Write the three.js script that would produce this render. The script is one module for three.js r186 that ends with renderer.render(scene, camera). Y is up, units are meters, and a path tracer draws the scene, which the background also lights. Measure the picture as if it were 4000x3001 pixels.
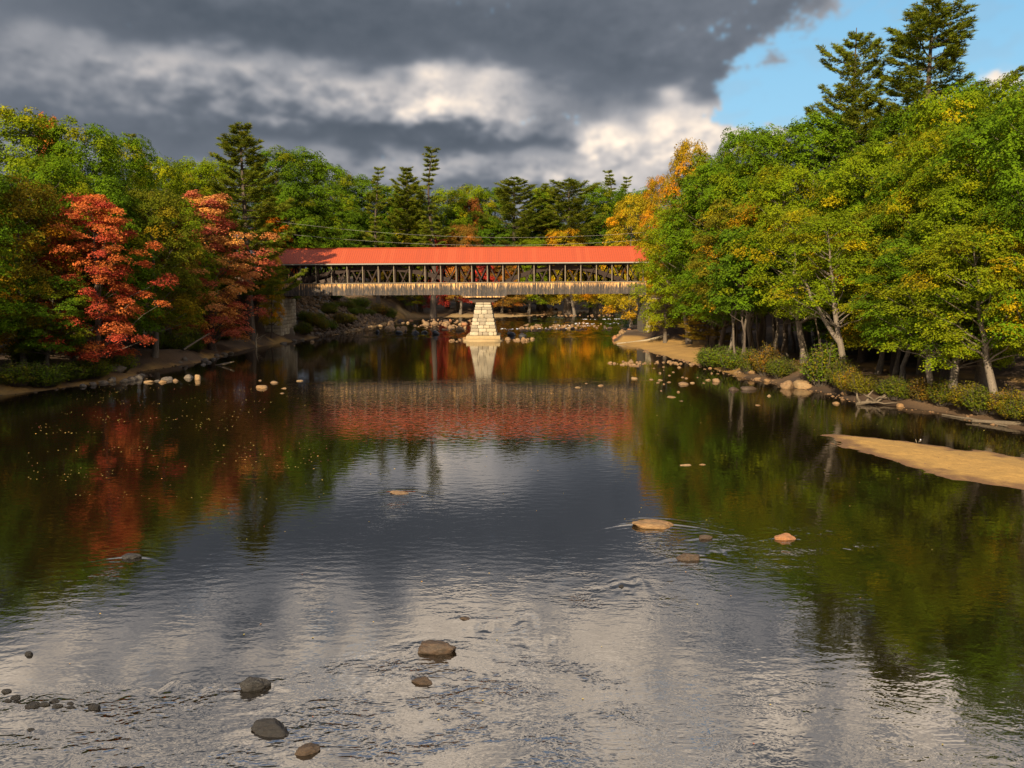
import * as THREE from 'three';
import { mergeGeometries, mergeVertices } from 'three/addons/utils/BufferGeometryUtils.js';
import { createNoise2D, createNoise3D } from 'simplex-noise';

// ---------------------------------------------------------------- seeded randomness
function rng(seed) { let s = seed >>> 0; return () => { s = (s + 0x6d2b79f5) | 0; let t = Math.imul(s ^ (s >>> 15), 1 | s); t = (t + Math.imul(t ^ (t >>> 7), 61 | t)) ^ t; return ((t ^ (t >>> 14)) >>> 0) / 4294967296; }; }
const n2 = createNoise2D(rng(12)), n2b = createNoise2D(rng(77)), n3 = createNoise3D(rng(5));
const clamp = (x, a = 0, b = 1) => Math.min(b, Math.max(a, x)), lerp = (a, b, t) => a + (b - a) * t;
const sstep = (a, b, x) => { const t = clamp((x - a) / (b - a)); return t * t * (3 - 2 * t); };
const fbm = (f, x, y, o = 4) => { let s = 0, a = 0.5; for (let i = 0; i < o; i++) { s += a * f(x, y); x = x * 2.03 + 7.1; y = y * 2.03 - 3.7; a *= 0.5; } return s; };
const D2R = Math.PI / 180;

// ---------------------------------------------------------------- camera
const scene = new THREE.Scene();
const camera = new THREE.PerspectiveCamera(50, 4 / 3, 0.5, 3000);
camera.position.set(0, 10, 0);
camera.rotation.set(-6.78 * D2R, 0, 0);

// ---------------------------------------------------------------- exposure and sun (low, warm, behind the camera and to one side)
const renderer = new THREE.WebGLRenderer({ antialias: true });
renderer.toneMapping = THREE.LinearToneMapping;
renderer.toneMappingExposure = 1.45;
renderer.shadowMap.enabled = true;
const SUN_EL = 28 * D2R, SUN_AZ = 19 * D2R;
const sunDir = new THREE.Vector3(-Math.sin(SUN_AZ) * Math.cos(SUN_EL), Math.sin(SUN_EL), Math.cos(SUN_AZ) * Math.cos(SUN_EL));
const sun = new THREE.DirectionalLight(new THREE.Color().setRGB(1, 0.83, 0.58), 5);
sun.name = 'sun';
sun.position.copy(sunDir).multiplyScalar(400).add(new THREE.Vector3(0, 0, -140));
sun.target.position.set(0, 0, -140);
sun.castShadow = true;
sun.shadow.mapSize.set(4096, 4096);
Object.assign(sun.shadow.camera, { left: -190, right: 190, top: 150, bottom: -190, near: 1, far: 900 });
scene.add(sun, sun.target);

// ---------------------------------------------------------------- sky: a broken deck of stratocumulus with blue gaps
// azimuth, elevation, half width, half height (degrees), brightness, weight
const CLOUD_MASSES=[[-29.52,14.0,5.88,4.63,0.42,0.8],[-8.45,17.16,23.15,2.67,0.05,1],[-16.59,15.5,9.97,1.96,0.02,0.9],[5.96,15.6,13.53,3.56,0.12,1],[8.52,13.53,6.77,1.6,0.06,0.9],[14.21,15.82,4.63,2.67,0.22,0.7],[-21.26,13.22,6.77,1.25,0.72,0.9],[-26.33,11.88,7.48,1.6,0.4,0.7],[-14.29,13.12,5.7,1.25,0.5,0.8],[-6.0,12.51,7.48,1.51,0.9,0.95],[-2.93,11.61,4.99,1.42,0.97,0.95],[-11.89,11.85,5.34,1.07,0.5,0.7],[1.38,10.97,4.27,1.07,0.5,0.6],[-27.81,9.74,9.26,1.25,0.24,0.8],[-19.15,9.62,11.04,1.6,0.17,0.9],[-6.89,9.85,11.4,0.85,0.03,1],[0.87,9.02,7.48,1.07,0.05,0.9],[6.02,10.92,5.88,1.07,0.2,0.8],[-4.34,8.17,7.48,0.75,0.68,0.85],[-8.64,7.11,10.68,0.71,0.45,0.7],[4.34,7.84,5.34,0.62,0.5,0.7],[8.26,9.42,3.92,1.6,0.98,0.95],[11.6,10.28,3.56,1.42,0.95,0.9],[6.59,7.14,4.99,0.89,0.88,0.8],[16.58,15.79,5.88,2.31,0.25,0.8],[6.09,6.15,7.12,0.62,0.25,0.7],[-21.53,7.32,10.68,0.8,0.5,0.75]];
const BLUE_GAPS=[[31.72,14.87,10.68,4.63,1.6],[22.75,12.8,5.52,1.78,1.1],[16.11,11.56,4.27,0.98,0.8],[19.23,11.44,4.63,1.25,1.0],[25.58,13.09,6.41,2.49,1.2],[30.27,12.28,4.27,1.07,-1.6],[15.69,9.87,5.34,0.98,-1.2]];

function skyTexture() {
  const W = 2048, H = 1024, data = new Float32Array(W * H * 4);
  const ramp = [[0, 0.058, 0.072, 0.092], [0.25, 0.112, 0.127, 0.153], [0.5, 0.24, 0.245, 0.265], [0.75, 0.47, 0.435, 0.415], [1, 0.85, 0.71, 0.57], [1.6, 1.45, 1.2, 0.95]];
  const tone = (l, c) => { l = clamp(l, 0, 1.6); let i = 0; while (i < ramp.length - 2 && l > ramp[i + 1][0]) i++; const a = ramp[i], b = ramp[i + 1], t = (l - a[0]) / (b[0] - a[0]); return lerp(a[c + 1], b[c + 1], t); };
  for (let row = H / 2; row < H; row++) {
    const el = ((row + 0.5) / H - 0.5) * 180, up = el * D2R;
    for (let col = 0; col < W; col++) {
      const round = ((col + 0.5) / W - 0.5) * 2 * Math.PI, x = Math.cos(round) * Math.cos(up), z = Math.sin(round) * Math.cos(up);
      const az = Math.atan2(x, -z) / D2R, o = (row * W + col) * 4;
      // sample the noise on a circle so that the sky closes behind the camera, and flatter towards the horizon
      const cx = x * 5.2, cz = z * 5.2, vv = el * 0.16;
      const w1 = n3(cx * 0.9, vv, cz * 0.9), w2 = n3(cx * 0.9 + 9, vv * 1.3, cz * 0.9 - 4), w3 = n3(cx * 3.1, vv * 3.4, cz * 3.1), w4 = n3(cx * 3.1 - 5, vv * 3.4 + 3, cz * 3.1), w5 = n3(cx * 8, vv * 9, cz * 8), w6 = n3(cx * 19, vv * 22, cz * 19);
      const u = az + 2.2 * w1 + 1.1 * w3 + 0.5 * w5 + 0.22 * w6, v = el + 0.8 * w2 + 0.7 * w4 + 0.34 * w5 + 0.13 * w6;
      const puff = 0.5 * w3 + 0.34 * w5 + 0.22 * w6 + 0.12 * n3(cx * 40, vv * 46, cz * 40);
      const high = sstep(17.6, 22, el), top = sstep(33, 50, el);
      let L = 0.22 + 0.16 * w1 + 0.14 * w4;
      let gap = 0.02 + 0.22 * w2;
      for (const [a, e, rx, ry, val, k] of CLOUD_MASSES) { const q = ((u - a) / rx) ** 2 + ((v - e) / ry) ** 2; if (q < 6) L = lerp(L, val, 0.92 * k * Math.exp(-q * 0.9)); }
      for (const [a, e, rx, ry, k] of BLUE_GAPS) { const q = ((u - a) / rx) ** 2 + ((v - e) / ry) ** 2; if (q < 6) { gap += k * Math.exp(-q); if (k < 0) L = lerp(L, 0.95, Math.exp(-q)); } }
      L = lerp(L, 0.9 + 0.45 * w1 + 0.3 * w4 + 0.1 * puff, high) + puff * (0.04 + 0.24 * L);
      gap = lerp(gap, 0.24 + 0.32 * w2, high); gap = lerp(gap, 0.78 + 0.35 * w2, top);
      const cover = clamp(1 - sstep(0.42, 0.8, gap + 0.42 * puff + 0.1 * w6) + 0.12 * sstep(0.1, 0.7, w4 + 0.5 * w5));
      const thin = sstep(0.3, 0.75, gap) * 0.35;
      const b = sstep(4, 32, el), b2 = sstep(28, 75, el);
      const blue = [lerp(lerp(0.26, 0.075, b), 0.035, b2), lerp(lerp(0.48, 0.27, b), 0.13, b2), lerp(lerp(0.64, 0.5, b), 0.36, b2)];
      for (let c = 0; c < 3; c++) data[o + c] = lerp(blue[c], tone(L + thin * (1 - L), c), cover);
      data[o + 3] = 1;
    }
  }
  for (let i = 0; i < (W * H * 4) / 2; i += 4) { data[i] = 0.09; data[i + 1] = 0.09; data[i + 2] = 0.08; data[i + 3] = 1; }
  const t = new THREE.DataTexture(data, W, H, THREE.RGBAFormat, THREE.FloatType);
  t.mapping = THREE.EquirectangularReflectionMapping; t.magFilter = THREE.LinearFilter; t.minFilter = THREE.LinearFilter; t.needsUpdate = true;
  return t;
}
scene.background = skyTexture();
scene.environment = scene.background;

// ---------------------------------------------------------------- what stands where (metres; the camera looks along -z)
const WORDS = [
"amber and olive tree beside the big crimson maple",
"green tree on the shaded bank by the amber tree",
"unseen",
"big crimson and orange maple leaning over the shaded dirt bank",
"dull olive tree with yellow tips between the two red maples",
"low dark green tree under the crimson maple",
"tall scarlet and salmon maple just before the bridge end",
"low yellow-green tree between the red maples over the dirt path",
"orange-red tree rising above the bridge roof end",
"small yellow tree brushing the end of the red roof",
"tall yellow-green tree at the edge of the wood, beside the red-topped one",
"salmon red treetop poking out of the green wood",
"green tree right above the crimson maple, under the salmon treetop",
"broadleaf trees of the wood behind the red maples",
"green tree above the olive tree, next to the thin pine tip",
"green tree between the amber tree and the top of the crimson maple",
"green tree filling the gap right behind the crimson maple",
"dark green tree behind the amber tree",
"yellow-green tree beside the thin sparse pine tip",
"yellow-green trees of the shaded bank",
"yellow-green tree above the gap between the olive tree and the scarlet maple",
"yellow-green tree midway between the thin pine tip and the tall layered pine",
"yellow-green tree touching the tall layered pine",
"yellow-green tree right behind the olive tree",
"thin sparse pine tip above the yellow-green trees",
"tall layered pine standing over the scarlet maple",
"dark green tree right beside the tall layered pine",
"dark green trees behind the bridge",
"tall green tree behind the roof, second past the tall layered pine",
"green tree behind the roof, third past the tall layered pine",
"green tree behind the roof, fourth past the tall layered pine",
"green tree behind the roof, fifth past the tall layered pine",
"low dark tree above the roof, below the third and fourth past the pine",
"low dark tree above the roof right behind the orange-red tree",
"dark tree squeezed between the tall layered pine and the orange-red tree",
"low dark tree above the roof below the small spruce tip",
"small spruce tip above the dark green trees behind the bridge",
"pine with a pointed top beside the crooked pine",
"crooked pine with a bare neck and a tufted top",
"green tree in the wood beyond the far shore",
"green trees beyond the far shore",
"rusty brown-red tree among the far green trees",
"broad bright pine in the far wood behind the roof",
"broad far pines",
"slim dark pine between the two broad far pines",
"distant pine on the skyline, the taller of two",
"distant pine on the skyline, the shorter of two",
"low yellow-green tree on the far shore above the roof",
"small rose red tree on the far shore",
"peach and orange tree on the far shore by the roof",
"low rose red tree seen through the bridge trusses",
"low orange tree seen through the bridge trusses",
"low green tree just above the roof, below the broad pine",
"yellow bushy tree on the far shore above the roof",
"low amber tree seen through the trusses by the stone slope",
"low bright tree seen under the bridge, near the sand",
"bright low tree under the bridge by the far boulders",
"bright yellow tree behind the far end of the roof",
"golden orange maple at the top of the green slope",
"golden yellow maple below the orange-topped one",
"yellow-green tree hiding the far end of the bridge",
"tree with a thick pale trunk leaning over the beach",
"green tree over the beach beside the golden maple",
"short reddish-green pine beside the leaning pale trunk",
"green tree with an orange patch over the bank bushes",
"green tree whose round top marks the slope of the wood",
"tree with a grey leaning trunk and dead branches over the bank",
"tree with a forked grey trunk rising from the sandy bank",
"green tree dappled with yellow behind the forked tree",
"leafy green tree overhanging the driftwood",
"bright green tree overhanging the bank opposite the sandbar",
"dark green tree topping the slope of the wood near the golden maple",
"broadleaf trees of the wood over the sandy bank",
"green tree directly behind the golden orange maple",
"green tree below the shorter skyline pine, on its beach side",
"green tree close at the foot of the shorter skyline pine",
"yellow-green tree low between the two skyline pines",
"green tree at the foot of the tallest pine, between the pines",
"yellow-green tree standing before the tallest pine",
"green tree behind the bright tree opposite the sandbar",
"high green tree just past the tallest pine",
"highest yellow-green tree past the tallest pine, beside the white cloud",
"green tree past the bright tree opposite the sandbar",
"yellow-green tree above the tree with dead branches",
"green tree right behind the forked trunk",
"green tree behind the yellow-dappled tree",
"yellow-green tree behind the tree with the orange patch",
"yellow-green tree against the lowest boughs of the tallest pine",
"low green tree over the first bank bush of the beach",
"dark low tree between the forked tree and the yellow-dappled one",
"yellow-green tree above the one overhanging the driftwood",
"tall pine on the skyline, the shorter of the two above the green wood",
"tallest pine, its top cut by the sky above the green wood",
"slim shaded tree deep inside the wood over the sandy bank",
"trees deep inside the sandy-bank wood",
"slim shaded tree deep inside the wood on the shaded bank",
"trees deep inside the shaded-bank wood",
"green tree in the wood behind the far end of the bridge",
"trees behind the far end of the bridge",
"slim grey trunk standing in the dark under the wood over the sandy bank",
"slim trunks under the sandy-bank wood",
"slim grey trunk standing in the dark of the shaded bank",
"slim trunks under the shaded-bank wood",
"brown rounded boulder heading the longest riffle",
"smaller brown stone in the riffle below the rounded brown boulder",
"tall dark boulder at the head of a smooth wave",
"long flat dark slab in the choppy water",
"blocky brown stone beside the long flat slab",
"lone round black stone in calm water",
"small low stone with a curling wake",
"tiny dark stone at the tip of a thin wake",
"oval brown stone below the long flat tan stone",
"long flat tan stone at the edge of the grey reflection",
"small round stone between the flat tan stone and the orange block",
"small orange block standing in rippled water",
"dark hump of rock in the reflection of the crimson maple",
"thin flat tan stone awash in the grey reflection",
"longer of two thin stones awash in the green reflection",
"smaller of two thin stones awash in the green reflection",
"small dark stone in the line of stones with stranded leaves",
"line of dark stones in the shallows",
"low tan stone in the ripple line across the river",
"stones of the ripple line",
"small tan stone scattered in the shallows before the beach",
"stones of the shallows",
"humped tan boulder in the shallows with a clear reflection",
"brown boulder with a notched top, near the broad slab",
"broad low brown slab lying beside the notched boulder",
"rounded two-toned boulder standing against the bank",
"wide pale wedge of rock against the bank, beside the rounded boulder",
"lone triangular pale rock in the dark reflection",
"pale wedge of rock at the foot of the bank bushes",
"tan slab of rock behind the driftwood",
"pointed pale rock just past the driftwood",
"sloping tan rock under the bushes behind the driftwood",
"flat tan rock at the foot of the bushes along the beach",
"flat rocks under the bank bushes",
"small stone of the rubble spit off the beach",
"rubble spit off the beach",
"small stone along the water edge of the beach",
"stones of the beach edge",
"grey slab in the heap at the shaded water edge",
"grey rock heap on the shaded bank",
"flat-topped grey rock in the inlet, between the heap and the pale stone",
"small tan rock leaning on the flat-topped grey rock",
"low reddish stone in the inlet beside the flat-topped rock",
"low flat tan rock at the end of the grey heap",
"small grey stone between the heap and the flat-topped rock",
"domed grey boulder beside the upright pale stone",
"upright pale stone catching the sun at the inlet",
"grey stone along the shaded inlet shore",
"stones of the inlet shore",
"shaded boulder at the foot of the stone abutment",
"boulders at the abutment foot",
"single rounded tan stone in still water before the abutment",
"pebble-like stone in still water before the abutment",
"tan boulder in the rapids on the near side of the stone slope, beside the pier",
"boulders of the rapids by the stone slope",
"tan boulder at the water edge of the stone slope",
"boulders at the foot of the stone slope",
"tan boulder in the low bar of stones beyond the pier",
"bar of stones beyond the pier",
"tan boulder on the far shore under the wood",
"boulders of the far shore",
"pale boulder piled at the point of the beach",
"boulders at the point of the beach",
"brown stone in the white water beyond the bridge",
"stones in the white water",
"tan stone piled round the pier footing",
"stones round the pier footing",
"boulder darkened in its colour for the shadow of the bridge deck",
"boulders coloured dark for the bridge shadow",
"bright green bush at the edge of the beach, the first of the bank bushes",
"bright green bush beside the first bush of the beach",
"green and bronze bush above the flat rocks",
"bronze-tinged bush above the rounded two-toned boulder",
"mixed green bush behind the wide pale wedge of rock",
"big dark green bush overhanging the dark hollow of the bank",
"green and rust bush beside the big dark bush",
"yellow-green bush above the driftwood",
"yellow-green bush past the driftwood, the tallest there",
"green bush over the pointed pale rock",
"low mixed bush on the bank opposite the sandbar",
"low bushes of the bank opposite the sandbar",
"dark bush behind the bronze-tinged bush, in tree shade",
"small dark bush under the leaning pale trunk",
"dark bush at the shaded water edge below the crimson maple",
"shaded bushes along the dirt bank",
"shaded bush on the dirt bank of the inlet",
"shaded bushes of the inlet bank",
"bush growing on the stone slope beside the abutment",
"bushes on the stone slope",
"bush in the hedge of growth along the far shore",
"bushes of the far shore"
];
const TREE_KINDS=["oak","maple","red","fork","slim","pineA","pineB","pineC","pineD"], TREE_TINTS=["amber","crimson","shadegreen","gold","green","olive","orangered","peach","peachgreen","pine","rose","rust","rustpine","salmon","scarlet","yellow","yellowgreen","yg","yglo"], ROCK_TONES=["brown","dark","tan","orange","grey"], SHRUB_TINTS=["bbronze","bshaded","bgreen","bmix","byellow"];
// kind, tint, x, z, height of the top above the river, crown width, label, group, lean
const TREES = [
[1,0,-50.02,-84,20.85,8.68,0,-1,0],[0,4,-51.66,-78,23.07,8.96,1,2,0],[2,1,-44.62,-88,19.74,11.26,3,-1,0],[1,5,-45.59,-104,21.88,9.5,4,-1,0],
[1,2,-47.88,-84,11.11,6.73,5,-1,0],[2,14,-44.21,-122,23.5,15.98,6,-1,0],[1,17,-50.58,-122,14.95,9.74,7,-1,0],[2,6,-48.2,-168,25.43,8.72,8,-1,0],
[1,15,-42.75,-146,16.67,3.58,9,-1,0],[0,17,-60.42,-104,31.45,10.33,10,-1,0],[2,13,-61.06,-112,32.51,5.73,11,-1,0],[0,4,-53.39,-106,30.13,9.91,12,13,0],
[0,4,-54.54,-118,30.92,9.62,14,13,0],[0,4,-51.38,-95,24.52,8.63,15,13,0],[0,4,-47.16,-97,22.53,8.25,16,13,0],[0,2,-54.19,-93,18.96,7.09,17,13,0],
[0,17,-55.6,-132,30.06,10.0,18,19,0],[0,17,-53.37,-142,31.28,10.76,20,19,0],[0,17,-59.6,-150,31.59,10.46,21,19,0],[0,17,-54.61,-158,33.31,10.54,22,19,0],
[0,17,-47.72,-116,22.21,9.54,23,19,0],[7,9,-67.71,-152,37.17,5.51,24,-1,0],[6,9,-44.75,-140,36.75,12.67,25,-1,0],[0,2,-48.49,-176,38.04,13.32,26,27,0],
[0,4,-44.9,-182,39.0,14.88,28,27,0],[0,4,-49.96,-232,43.4,16.18,29,27,0],[0,4,-44.11,-238,40.88,15.18,30,27,0],[0,4,-37.11,-244,39.19,14.1,31,27,0],
[0,2,-45.9,-228,31.96,13.91,32,27,0],[0,2,-44.46,-180,27.88,13.17,33,27,0],[0,2,-46.57,-174,30.92,10.59,34,27,0],[0,2,-40.39,-236,29.19,12.98,35,27,0],
[7,9,-35.26,-218,40.61,6.61,36,-1,0],[6,9,-29.5,-236,43.14,12.17,37,-1,0],[7,9,-22.0,-230,46.78,10.44,38,-1,0],[0,4,-32.84,-245,36.53,12.69,39,40,0],
[0,17,-26.55,-242,35.48,13.27,39,40,0],[0,17,-19.4,-250,38.94,13.7,39,40,0],[0,17,-11.95,-262,41.34,13.55,39,40,0],[0,4,-5.26,-266,40.79,14.57,39,40,0],
[0,4,9.38,-268,41.02,13.87,39,40,0],[0,4,25.65,-272,42.54,14.89,39,40,0],[0,2,34.33,-282,42.64,16.31,39,40,0],[0,4,45.66,-300,44.46,17.35,39,40,0],
[0,4,-16.66,-248,32.4,12.87,39,40,0],[0,2,-5.35,-250,30.33,12.99,39,40,0],[0,2,9.6,-262,32.88,14.4,39,40,0],[0,2,27.21,-262,32.09,14.41,39,40,0],
[0,17,-29.35,-240,28.8,13.21,39,40,0],[0,11,-12.09,-256,36.8,8.58,41,-1,0],[5,9,0.62,-254,42.8,19.29,42,43,0],[5,9,17.4,-258,43.16,20.38,42,43,0],
[5,9,10.52,-266,42.37,12.13,44,-1,0],[7,9,38.57,-330,55.16,10.02,45,-1,0],[7,9,44.79,-335,53.26,8.65,46,-1,0],[1,17,-30.36,-242,27.35,9.63,47,-1,0],
[1,10,-22.73,-238,25.77,8.01,48,-1,0],[1,7,-15.42,-240,27.5,11.01,49,-1,0],[1,10,-10.41,-242,17.98,9.67,50,-1,0],[1,7,-3.0,-244,18.78,10.5,51,-1,0],
[1,17,4.6,-250,24.3,11.49,52,-1,0],[1,15,19.28,-252,27.46,13.88,53,-1,0],[1,0,-35.66,-232,17.65,9.98,54,-1,0],[1,17,-27.83,-238,15.67,8.79,55,-1,0],
[1,17,26.55,-262,20.63,12.07,56,-1,0],[1,15,26.91,-186,30.14,10.76,57,-1,0],[1,3,30.05,-142,34.13,7.51,58,-1,0],[1,3,27.7,-152,30.08,5.77,59,-1,0],
[1,18,25.45,-137,21.55,7.95,60,-1,0],[1,17,25.58,-129,22.43,9.05,61,-1,1],[0,4,29.6,-122,27.56,10.73,62,-1,0],[8,12,29.64,-124,10.49,7.65,63,-1,0],
[1,8,29.25,-106,20.53,10.02,64,-1,1],[0,4,34.92,-114,31.18,10.66,65,-1,0],[1,18,30.47,-90,18.67,8.79,66,-1,1],[3,17,30.0,-78,17.05,8.1,67,-1,1],
[1,16,35.51,-80,17.71,8.05,68,-1,0],[1,4,33.38,-67,13.63,7.81,69,-1,1],[1,18,34.69,-61,14.78,7.09,70,-1,1],[0,2,34.22,-126,33.34,10.27,71,72,0],
[0,4,32.43,-140,31.89,10.6,73,72,0],[0,4,38.71,-108,31.71,10.74,74,72,0],[0,4,50.85,-127,36.12,11.85,75,72,0],[0,17,39.09,-92,25.42,9.46,76,72,0],
[0,4,47.9,-102,30.98,10.75,77,72,0],[0,17,38.75,-74,23.7,8.71,78,72,0],[0,4,39.0,-68,23.99,8.39,79,72,0],[0,4,52.39,-96,32.87,10.07,80,72,0],
[0,17,49.35,-82,30.55,9.57,81,72,0],[0,4,37.98,-60,24.08,7.92,82,72,0],[0,17,32.76,-100,24.4,9.1,83,72,0],[0,4,37.25,-95,21.99,8.66,84,72,0],
[0,4,37.85,-80,21.52,8.25,85,72,0],[0,17,33.28,-118,26.99,10.02,86,72,0],[0,17,42.88,-84,28.99,9.08,87,72,0],[0,4,28.8,-112,17.42,8.92,88,72,0],
[0,2,37.72,-88,15.83,8.08,89,72,0],[0,17,35.31,-66,18.33,7.22,90,72,0],[5,9,45.77,-114,44.09,10.52,91,-1,0],[5,9,52.72,-108,45.98,15.36,92,-1,0],
[0,2,84.82,-101.81,19.33,8.02,93,94,0],[0,2,59.5,-113.69,20.15,8.59,93,94,0],[0,2,49.81,-70.28,21.05,8.39,93,94,0],[0,2,86.52,-65.69,20.27,8.23,93,94,0],
[0,2,68.19,-75.86,17.3,7.38,93,94,0],[0,2,65.49,-83.29,19.2,8.68,93,94,0],[0,2,66.99,-107.68,20.31,7.91,93,94,0],[0,2,87.82,-86.48,21.2,8.42,93,94,0],
[0,2,58.14,-89.74,17.35,8.53,93,94,0],[0,2,62.23,-97.24,21.79,8.69,93,94,0],[0,2,84.23,-62.05,19.35,8.96,93,94,0],[0,2,72.44,-96.97,20.89,7.54,93,94,0],
[0,2,86.49,-69.67,20.79,7.24,93,94,0],[0,2,48.52,-83.68,20.99,7.36,93,94,0],[0,2,46.01,-111.22,20.66,7.26,93,94,0],[0,2,55.67,-118.65,18.06,7.54,93,94,0],
[0,2,50.77,-147.44,21.42,7.42,93,94,0],[0,2,72.96,-96.7,17.5,8.98,93,94,0],[0,2,78.45,-80.77,18.64,7.59,93,94,0],[0,2,70.47,-68.46,18.22,8.2,93,94,0],
[0,2,86.28,-94.71,19.42,8.15,93,94,0],[0,2,44.47,-138.25,21.54,8.64,93,94,0],[0,2,-62.83,-97.46,21.44,8.88,95,96,0],[0,2,-90.2,-93.76,22.29,8.21,95,96,0],
[0,2,-59.74,-109.5,17.23,8.93,95,96,0],[0,2,-81.36,-96.69,18.54,8.65,95,96,0],[0,2,-66.56,-121.75,18.05,8.44,95,96,0],[0,2,-64.22,-84.81,20.36,8.7,95,96,0],
[0,2,-66.09,-123.0,22.5,7.41,95,96,0],[0,2,-65.69,-81.16,19.67,7.12,95,96,0],[0,2,-69.28,-92.34,20.43,7.26,95,96,0],[0,2,-88.07,-105.35,22.88,8.31,95,96,0],
[0,2,-77.04,-128.39,17.84,7.07,95,96,0],[0,2,-88.77,-81.25,21.21,8.93,95,96,0],[0,2,-78.9,-81.49,19.89,8.46,95,96,0],[0,2,-91.98,-102.32,17.45,8.09,95,96,0],
[0,2,-88.41,-131.59,21.42,8.41,95,96,0],[0,2,-88.94,-135.53,19.11,8.37,95,96,0],[0,4,-56.79,-324.2,28.67,13.37,39,40,0],[0,4,-47.09,-310.78,29.5,12.15,39,40,0],
[0,4,-39.34,-312.4,27.32,12.92,39,40,0],[0,4,-26.05,-324.59,29.91,12.17,39,40,0],[0,4,-18.12,-311.14,28.76,13.52,39,40,0],[0,4,-13.33,-318.76,27.12,12.8,39,40,0],
[0,4,-0.15,-295.36,29.79,12.49,39,40,0],[0,4,10.92,-334.06,28.02,11.03,39,40,0],[0,4,18.41,-328.4,27.81,11.51,39,40,0],[0,4,33.25,-337.97,28.77,13.68,39,40,0],
[0,4,38.62,-342.0,27.79,12.29,39,40,0],[0,4,52.45,-362.85,30.52,12.15,39,40,0],[0,4,60.66,-341.71,27.54,12.49,39,40,0],[0,4,72.7,-374.08,29.84,13.85,39,40,0],
[0,4,78.21,-347.36,28.8,11.83,39,40,0],[0,4,87.71,-365.03,29.5,12.48,39,40,0],[0,4,98.52,-391.73,30.93,12.36,39,40,0],[0,4,106.6,-361.04,30.49,11.12,39,40,0],
[0,4,59.97,-208.97,26.24,11.37,97,98,0],[0,4,44.76,-171.05,26.82,9.07,97,98,0],[0,4,48.31,-215.63,25.56,9.14,97,98,0],[0,4,55.63,-204.6,27.52,10.97,97,98,0],
[0,4,73.55,-214.41,27.74,9.6,97,98,0],[0,4,46.25,-196.13,25.04,10.42,97,98,0],[0,4,46.27,-209.28,26.09,10.04,97,98,0],[0,4,58.21,-208.35,27.46,11.27,97,98,0],
[0,4,67.72,-191.64,28.62,9.26,97,98,0],[0,4,65.28,-221.29,25.52,10.36,97,98,0],[0,4,-52,-66,15,9.5,1,2,0],[0,4,-50,-57,14,9.5,1,2,0],
[0,4,-56,-48,16,9.5,1,2,0],[0,4,-50,-44,14,9.5,1,2,0],[0,4,-52,-34,15,9.5,1,2,0],[0,4,-57,-24,17,9.5,1,2,0],
[0,4,-51,-20,15,9.5,1,2,0],[0,4,-60,-62,17,9.5,1,2,0],[0,4,-62,-38,18,9.5,1,2,0],[0,4,-54,-8,16,9.5,1,2,0],
[0,4,-60,-12,17,9.5,1,2,0],[4,4,43.21,-88.83,16.93,5.35,99,100,0],[4,2,54.67,-91.12,14.98,5.65,99,100,0],[4,2,30.07,-109.22,16.54,4.16,99,100,0],
[4,4,37.95,-76.56,14.82,5.0,99,100,0],[4,2,44.05,-102.03,18.33,5.98,99,100,0],[4,2,36.78,-78.42,17.9,5.25,99,100,0],[4,4,38.63,-106.03,18.12,5.97,99,100,0],
[4,2,30.48,-94.74,15.37,5.65,99,100,0],[4,2,36.12,-74.55,15.34,5.99,99,100,0],[4,4,45.06,-78.4,17.16,4.49,99,100,0],[4,2,48.97,-79.73,15.23,4.5,99,100,0],
[4,2,52.62,-86.72,16.52,4.92,99,100,0],[4,4,35.36,-104.67,15.17,5.62,99,100,0],[4,2,48.62,-79.9,16.63,4.39,99,100,0],[4,2,37.32,-94.87,16.48,4.21,99,100,0],
[4,4,29.71,-103.1,14.56,4.17,99,100,0],[4,2,26.18,-98.32,14.85,5.13,99,100,0],[4,2,37.85,-100.9,16.14,4.09,99,100,0],[4,4,39.58,-104.93,18.55,4.04,99,100,0],
[4,2,26.43,-92.65,14.96,4.53,99,100,0],[4,2,39.78,-74.84,14.48,4.92,99,100,0],[4,4,46.29,-84.93,17.35,4.56,99,100,0],[4,2,25.62,-95.5,16.83,4.25,99,100,0],
[4,2,53.27,-88.12,15.79,5.96,99,100,0],[4,4,48.06,-80.72,14.33,5.58,99,100,0],[4,2,41.54,-106.2,18.18,4.17,99,100,0],[4,2,32.34,-106.59,14.69,5.61,99,100,0],
[4,4,52.23,-91.54,18.97,4.15,99,100,0],[4,2,30.71,-103.24,15.15,4.07,99,100,0],[4,2,53.9,-91.15,17.95,4.44,99,100,0],[4,4,44.93,-97.94,17.72,5.93,99,100,0],
[4,2,31.14,-94.92,14.33,5.8,99,100,0],[4,2,39.48,-77.43,18.58,5.22,99,100,0],[4,4,28.75,-101.85,16.17,4.31,99,100,0],[4,2,42.13,-102.93,18.47,4.3,99,100,0],
[4,2,45.88,-82.11,17.64,4.13,99,100,0],[4,4,26.44,-92.83,16.67,4.16,99,100,0],[4,2,41.66,-94.59,18.63,4.67,99,100,0],[4,2,45.09,-85.87,14.99,5.89,99,100,0],
[4,4,44.88,-82.34,14.29,5.57,99,100,0],[4,2,31.03,-97.55,14.89,4.34,99,100,0],[4,2,45.84,-107.58,17.2,4.59,99,100,0],[4,4,50.98,-83.3,15.21,5.0,99,100,0],
[4,2,41.82,-79.76,14.55,5.44,99,100,0],[4,2,40.46,-99.03,14.41,4.27,99,100,0],[4,4,52.88,-85.8,17.75,4.45,99,100,0],[4,2,-54.93,-119.3,15.09,4.35,101,102,0],
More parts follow.
